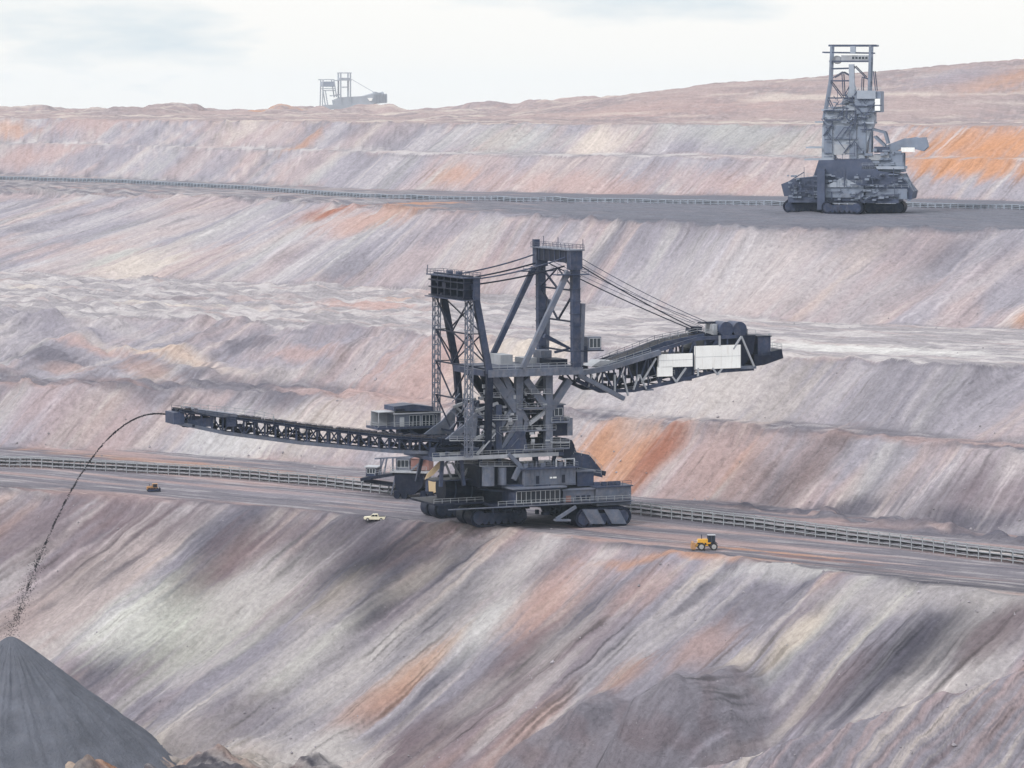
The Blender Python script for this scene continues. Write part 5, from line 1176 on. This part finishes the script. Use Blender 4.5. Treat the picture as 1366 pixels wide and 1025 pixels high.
    for i in range(60):
        px = rnd.uniform(1100, 1162); py = rnd.uniform(132, 164); c.box(L(px, py, rnd.uniform(-5, -3)), (rnd.uniform(.5, 4), rnd.uniform(.6, 2), rnd.uniform(.12, .6)))
    for i in range(60):
        px = rnd.uniform(1150, 1206); py = rnd.uniform(200, 240); c.box(L(px, py, rnd.uniform(-5, -3)), (rnd.uniform(.6, 3), rnd.uniform(.6, 2), rnd.uniform(.3, 1.2)))
    c.build("outer_machinery", 'far', root)
    k = MB()
    k.rail([L(1060, 238, -7), L(1086, 235, -7)]); k.rail([L(1098, 245, -8), L(1150, 245, -8)]); k.rail([L(1155, 251, -7.4), L(1212, 251, -7.4)]); k.rail([L(1150, 222, -6), L(1206, 222, -6)]); k.rail([L(1140, 121, -5), L(1175, 121, -5)]); k.build("handrail", 'farlight', root)
far_excavator()

# ------------------------------------------------------------------ third machine beyond the skyline
def skyline_machine():
    d0 = 2900.0; p = world(465, 146, d0); fr = Frame(p.x, p.y, R(14), gz(p.x, p.y)); L = fr.L
    root = empty("skyline_spreader", fr.o, fr.ang)
    tag(root, "pale distant two-masted machine with a boom to the right, small on the skyline at left", "mining machine")
    fr_z = 0.0
    zb = -2.0
    def slab(name, m_, x0, x1, y0, y1, n=-3, f=3):
        a = L(x0, y0, n); b_ = L(x1, y1, n); k = MB(); k.span(a.x, b_.x, n, f, b_.z, a.z); return k.build(name, m_, root)
    def bars(name, m_, segs, w, ys=(-5, 5)):
        k = MB()
        for (x0, y0, x1, y1) in segs:
            p_ = L(x0, y0, ys[0]); q = L(x1, y1, ys[0])
            for y in ys: k.beam((p_.x, y, p_.z), (q.x, y, q.z), w)
        return k.build(name, m_, root)
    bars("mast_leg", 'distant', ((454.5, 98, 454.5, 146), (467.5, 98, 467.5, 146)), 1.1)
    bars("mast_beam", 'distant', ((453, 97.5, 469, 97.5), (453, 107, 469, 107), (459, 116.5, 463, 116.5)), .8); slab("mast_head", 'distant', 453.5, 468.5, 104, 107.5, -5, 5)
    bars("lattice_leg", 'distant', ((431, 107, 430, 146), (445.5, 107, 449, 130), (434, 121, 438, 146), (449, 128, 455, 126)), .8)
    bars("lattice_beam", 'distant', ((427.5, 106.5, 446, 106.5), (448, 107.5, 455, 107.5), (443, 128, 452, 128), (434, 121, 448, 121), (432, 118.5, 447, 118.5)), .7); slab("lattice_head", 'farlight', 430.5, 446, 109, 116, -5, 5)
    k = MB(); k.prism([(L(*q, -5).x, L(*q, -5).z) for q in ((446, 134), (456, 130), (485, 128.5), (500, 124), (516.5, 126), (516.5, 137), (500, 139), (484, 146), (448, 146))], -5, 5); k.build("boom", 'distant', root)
    k = MB(); k.prism([(L(*q, -5.6).x, L(*q, -5.6).z) for q in ((490, 131), (497, 131), (496, 135), (493, 135))], -5.6, -5.1); k.build("white_panel", 'pale', root)
    k = MB()
    for i in range(9): k.beam(L(499 + i * 2, 125 + (i % 2), -5.4), L(499 + i * 2, 138, -5.4), .6)
    k.prism([(L(*q, -2).x, L(*q, -2).z) for q in ((498, 124), (500, 122.5), (503, 125), (508, 123.5), (511, 122.5), (513, 126))], -2, 3); k.build("boom_house", 'distant', root)
    k = MB(); k.tube(L(469, 106, 0), L(500, 124, 0), .22, 6); k.build("stay_rope", 'distant', root)
    k = MB(); a0 = L(432, 146, 0).x; a1 = L(486, 146, 0).x; z1 = L(460, 140, 0).z
    k.span(a0, a1, -6, 6, 2.2, z1); k.build("platform", 'distant', root)
    for a in (a0 + 6, a1 - 6): crawler(root, a, 0, -.2, 11, 10, 3)
skyline_machine()

# ------------------------------------------------------------------ haze
hz = MB(); hz.span(-6500, 6500, -60, 9400, -60, 170)
hm = bpy.data.materials.new("haze_air"); hm.use_nodes = True
hn_ = hm.node_tree.nodes; hn_.remove(hn_["Principled BSDF"]); pv = hn_.new("ShaderNodeVolumePrincipled"); pv.inputs["Density"].default_value = HAZE_DENSITY
pv.inputs["Color"].default_value = (.72, .86, 1.0, 1); pv.inputs["Anisotropy"].default_value = 0.2
hm.node_tree.links.new(pv.outputs[0], hn_["Material Output"].inputs["Volume"])
ho = hz.build("haze", hm); tag(ho, kind='stuff'); ho.display_type = 'WIRE'
print("objects", len(bpy.data.objects))
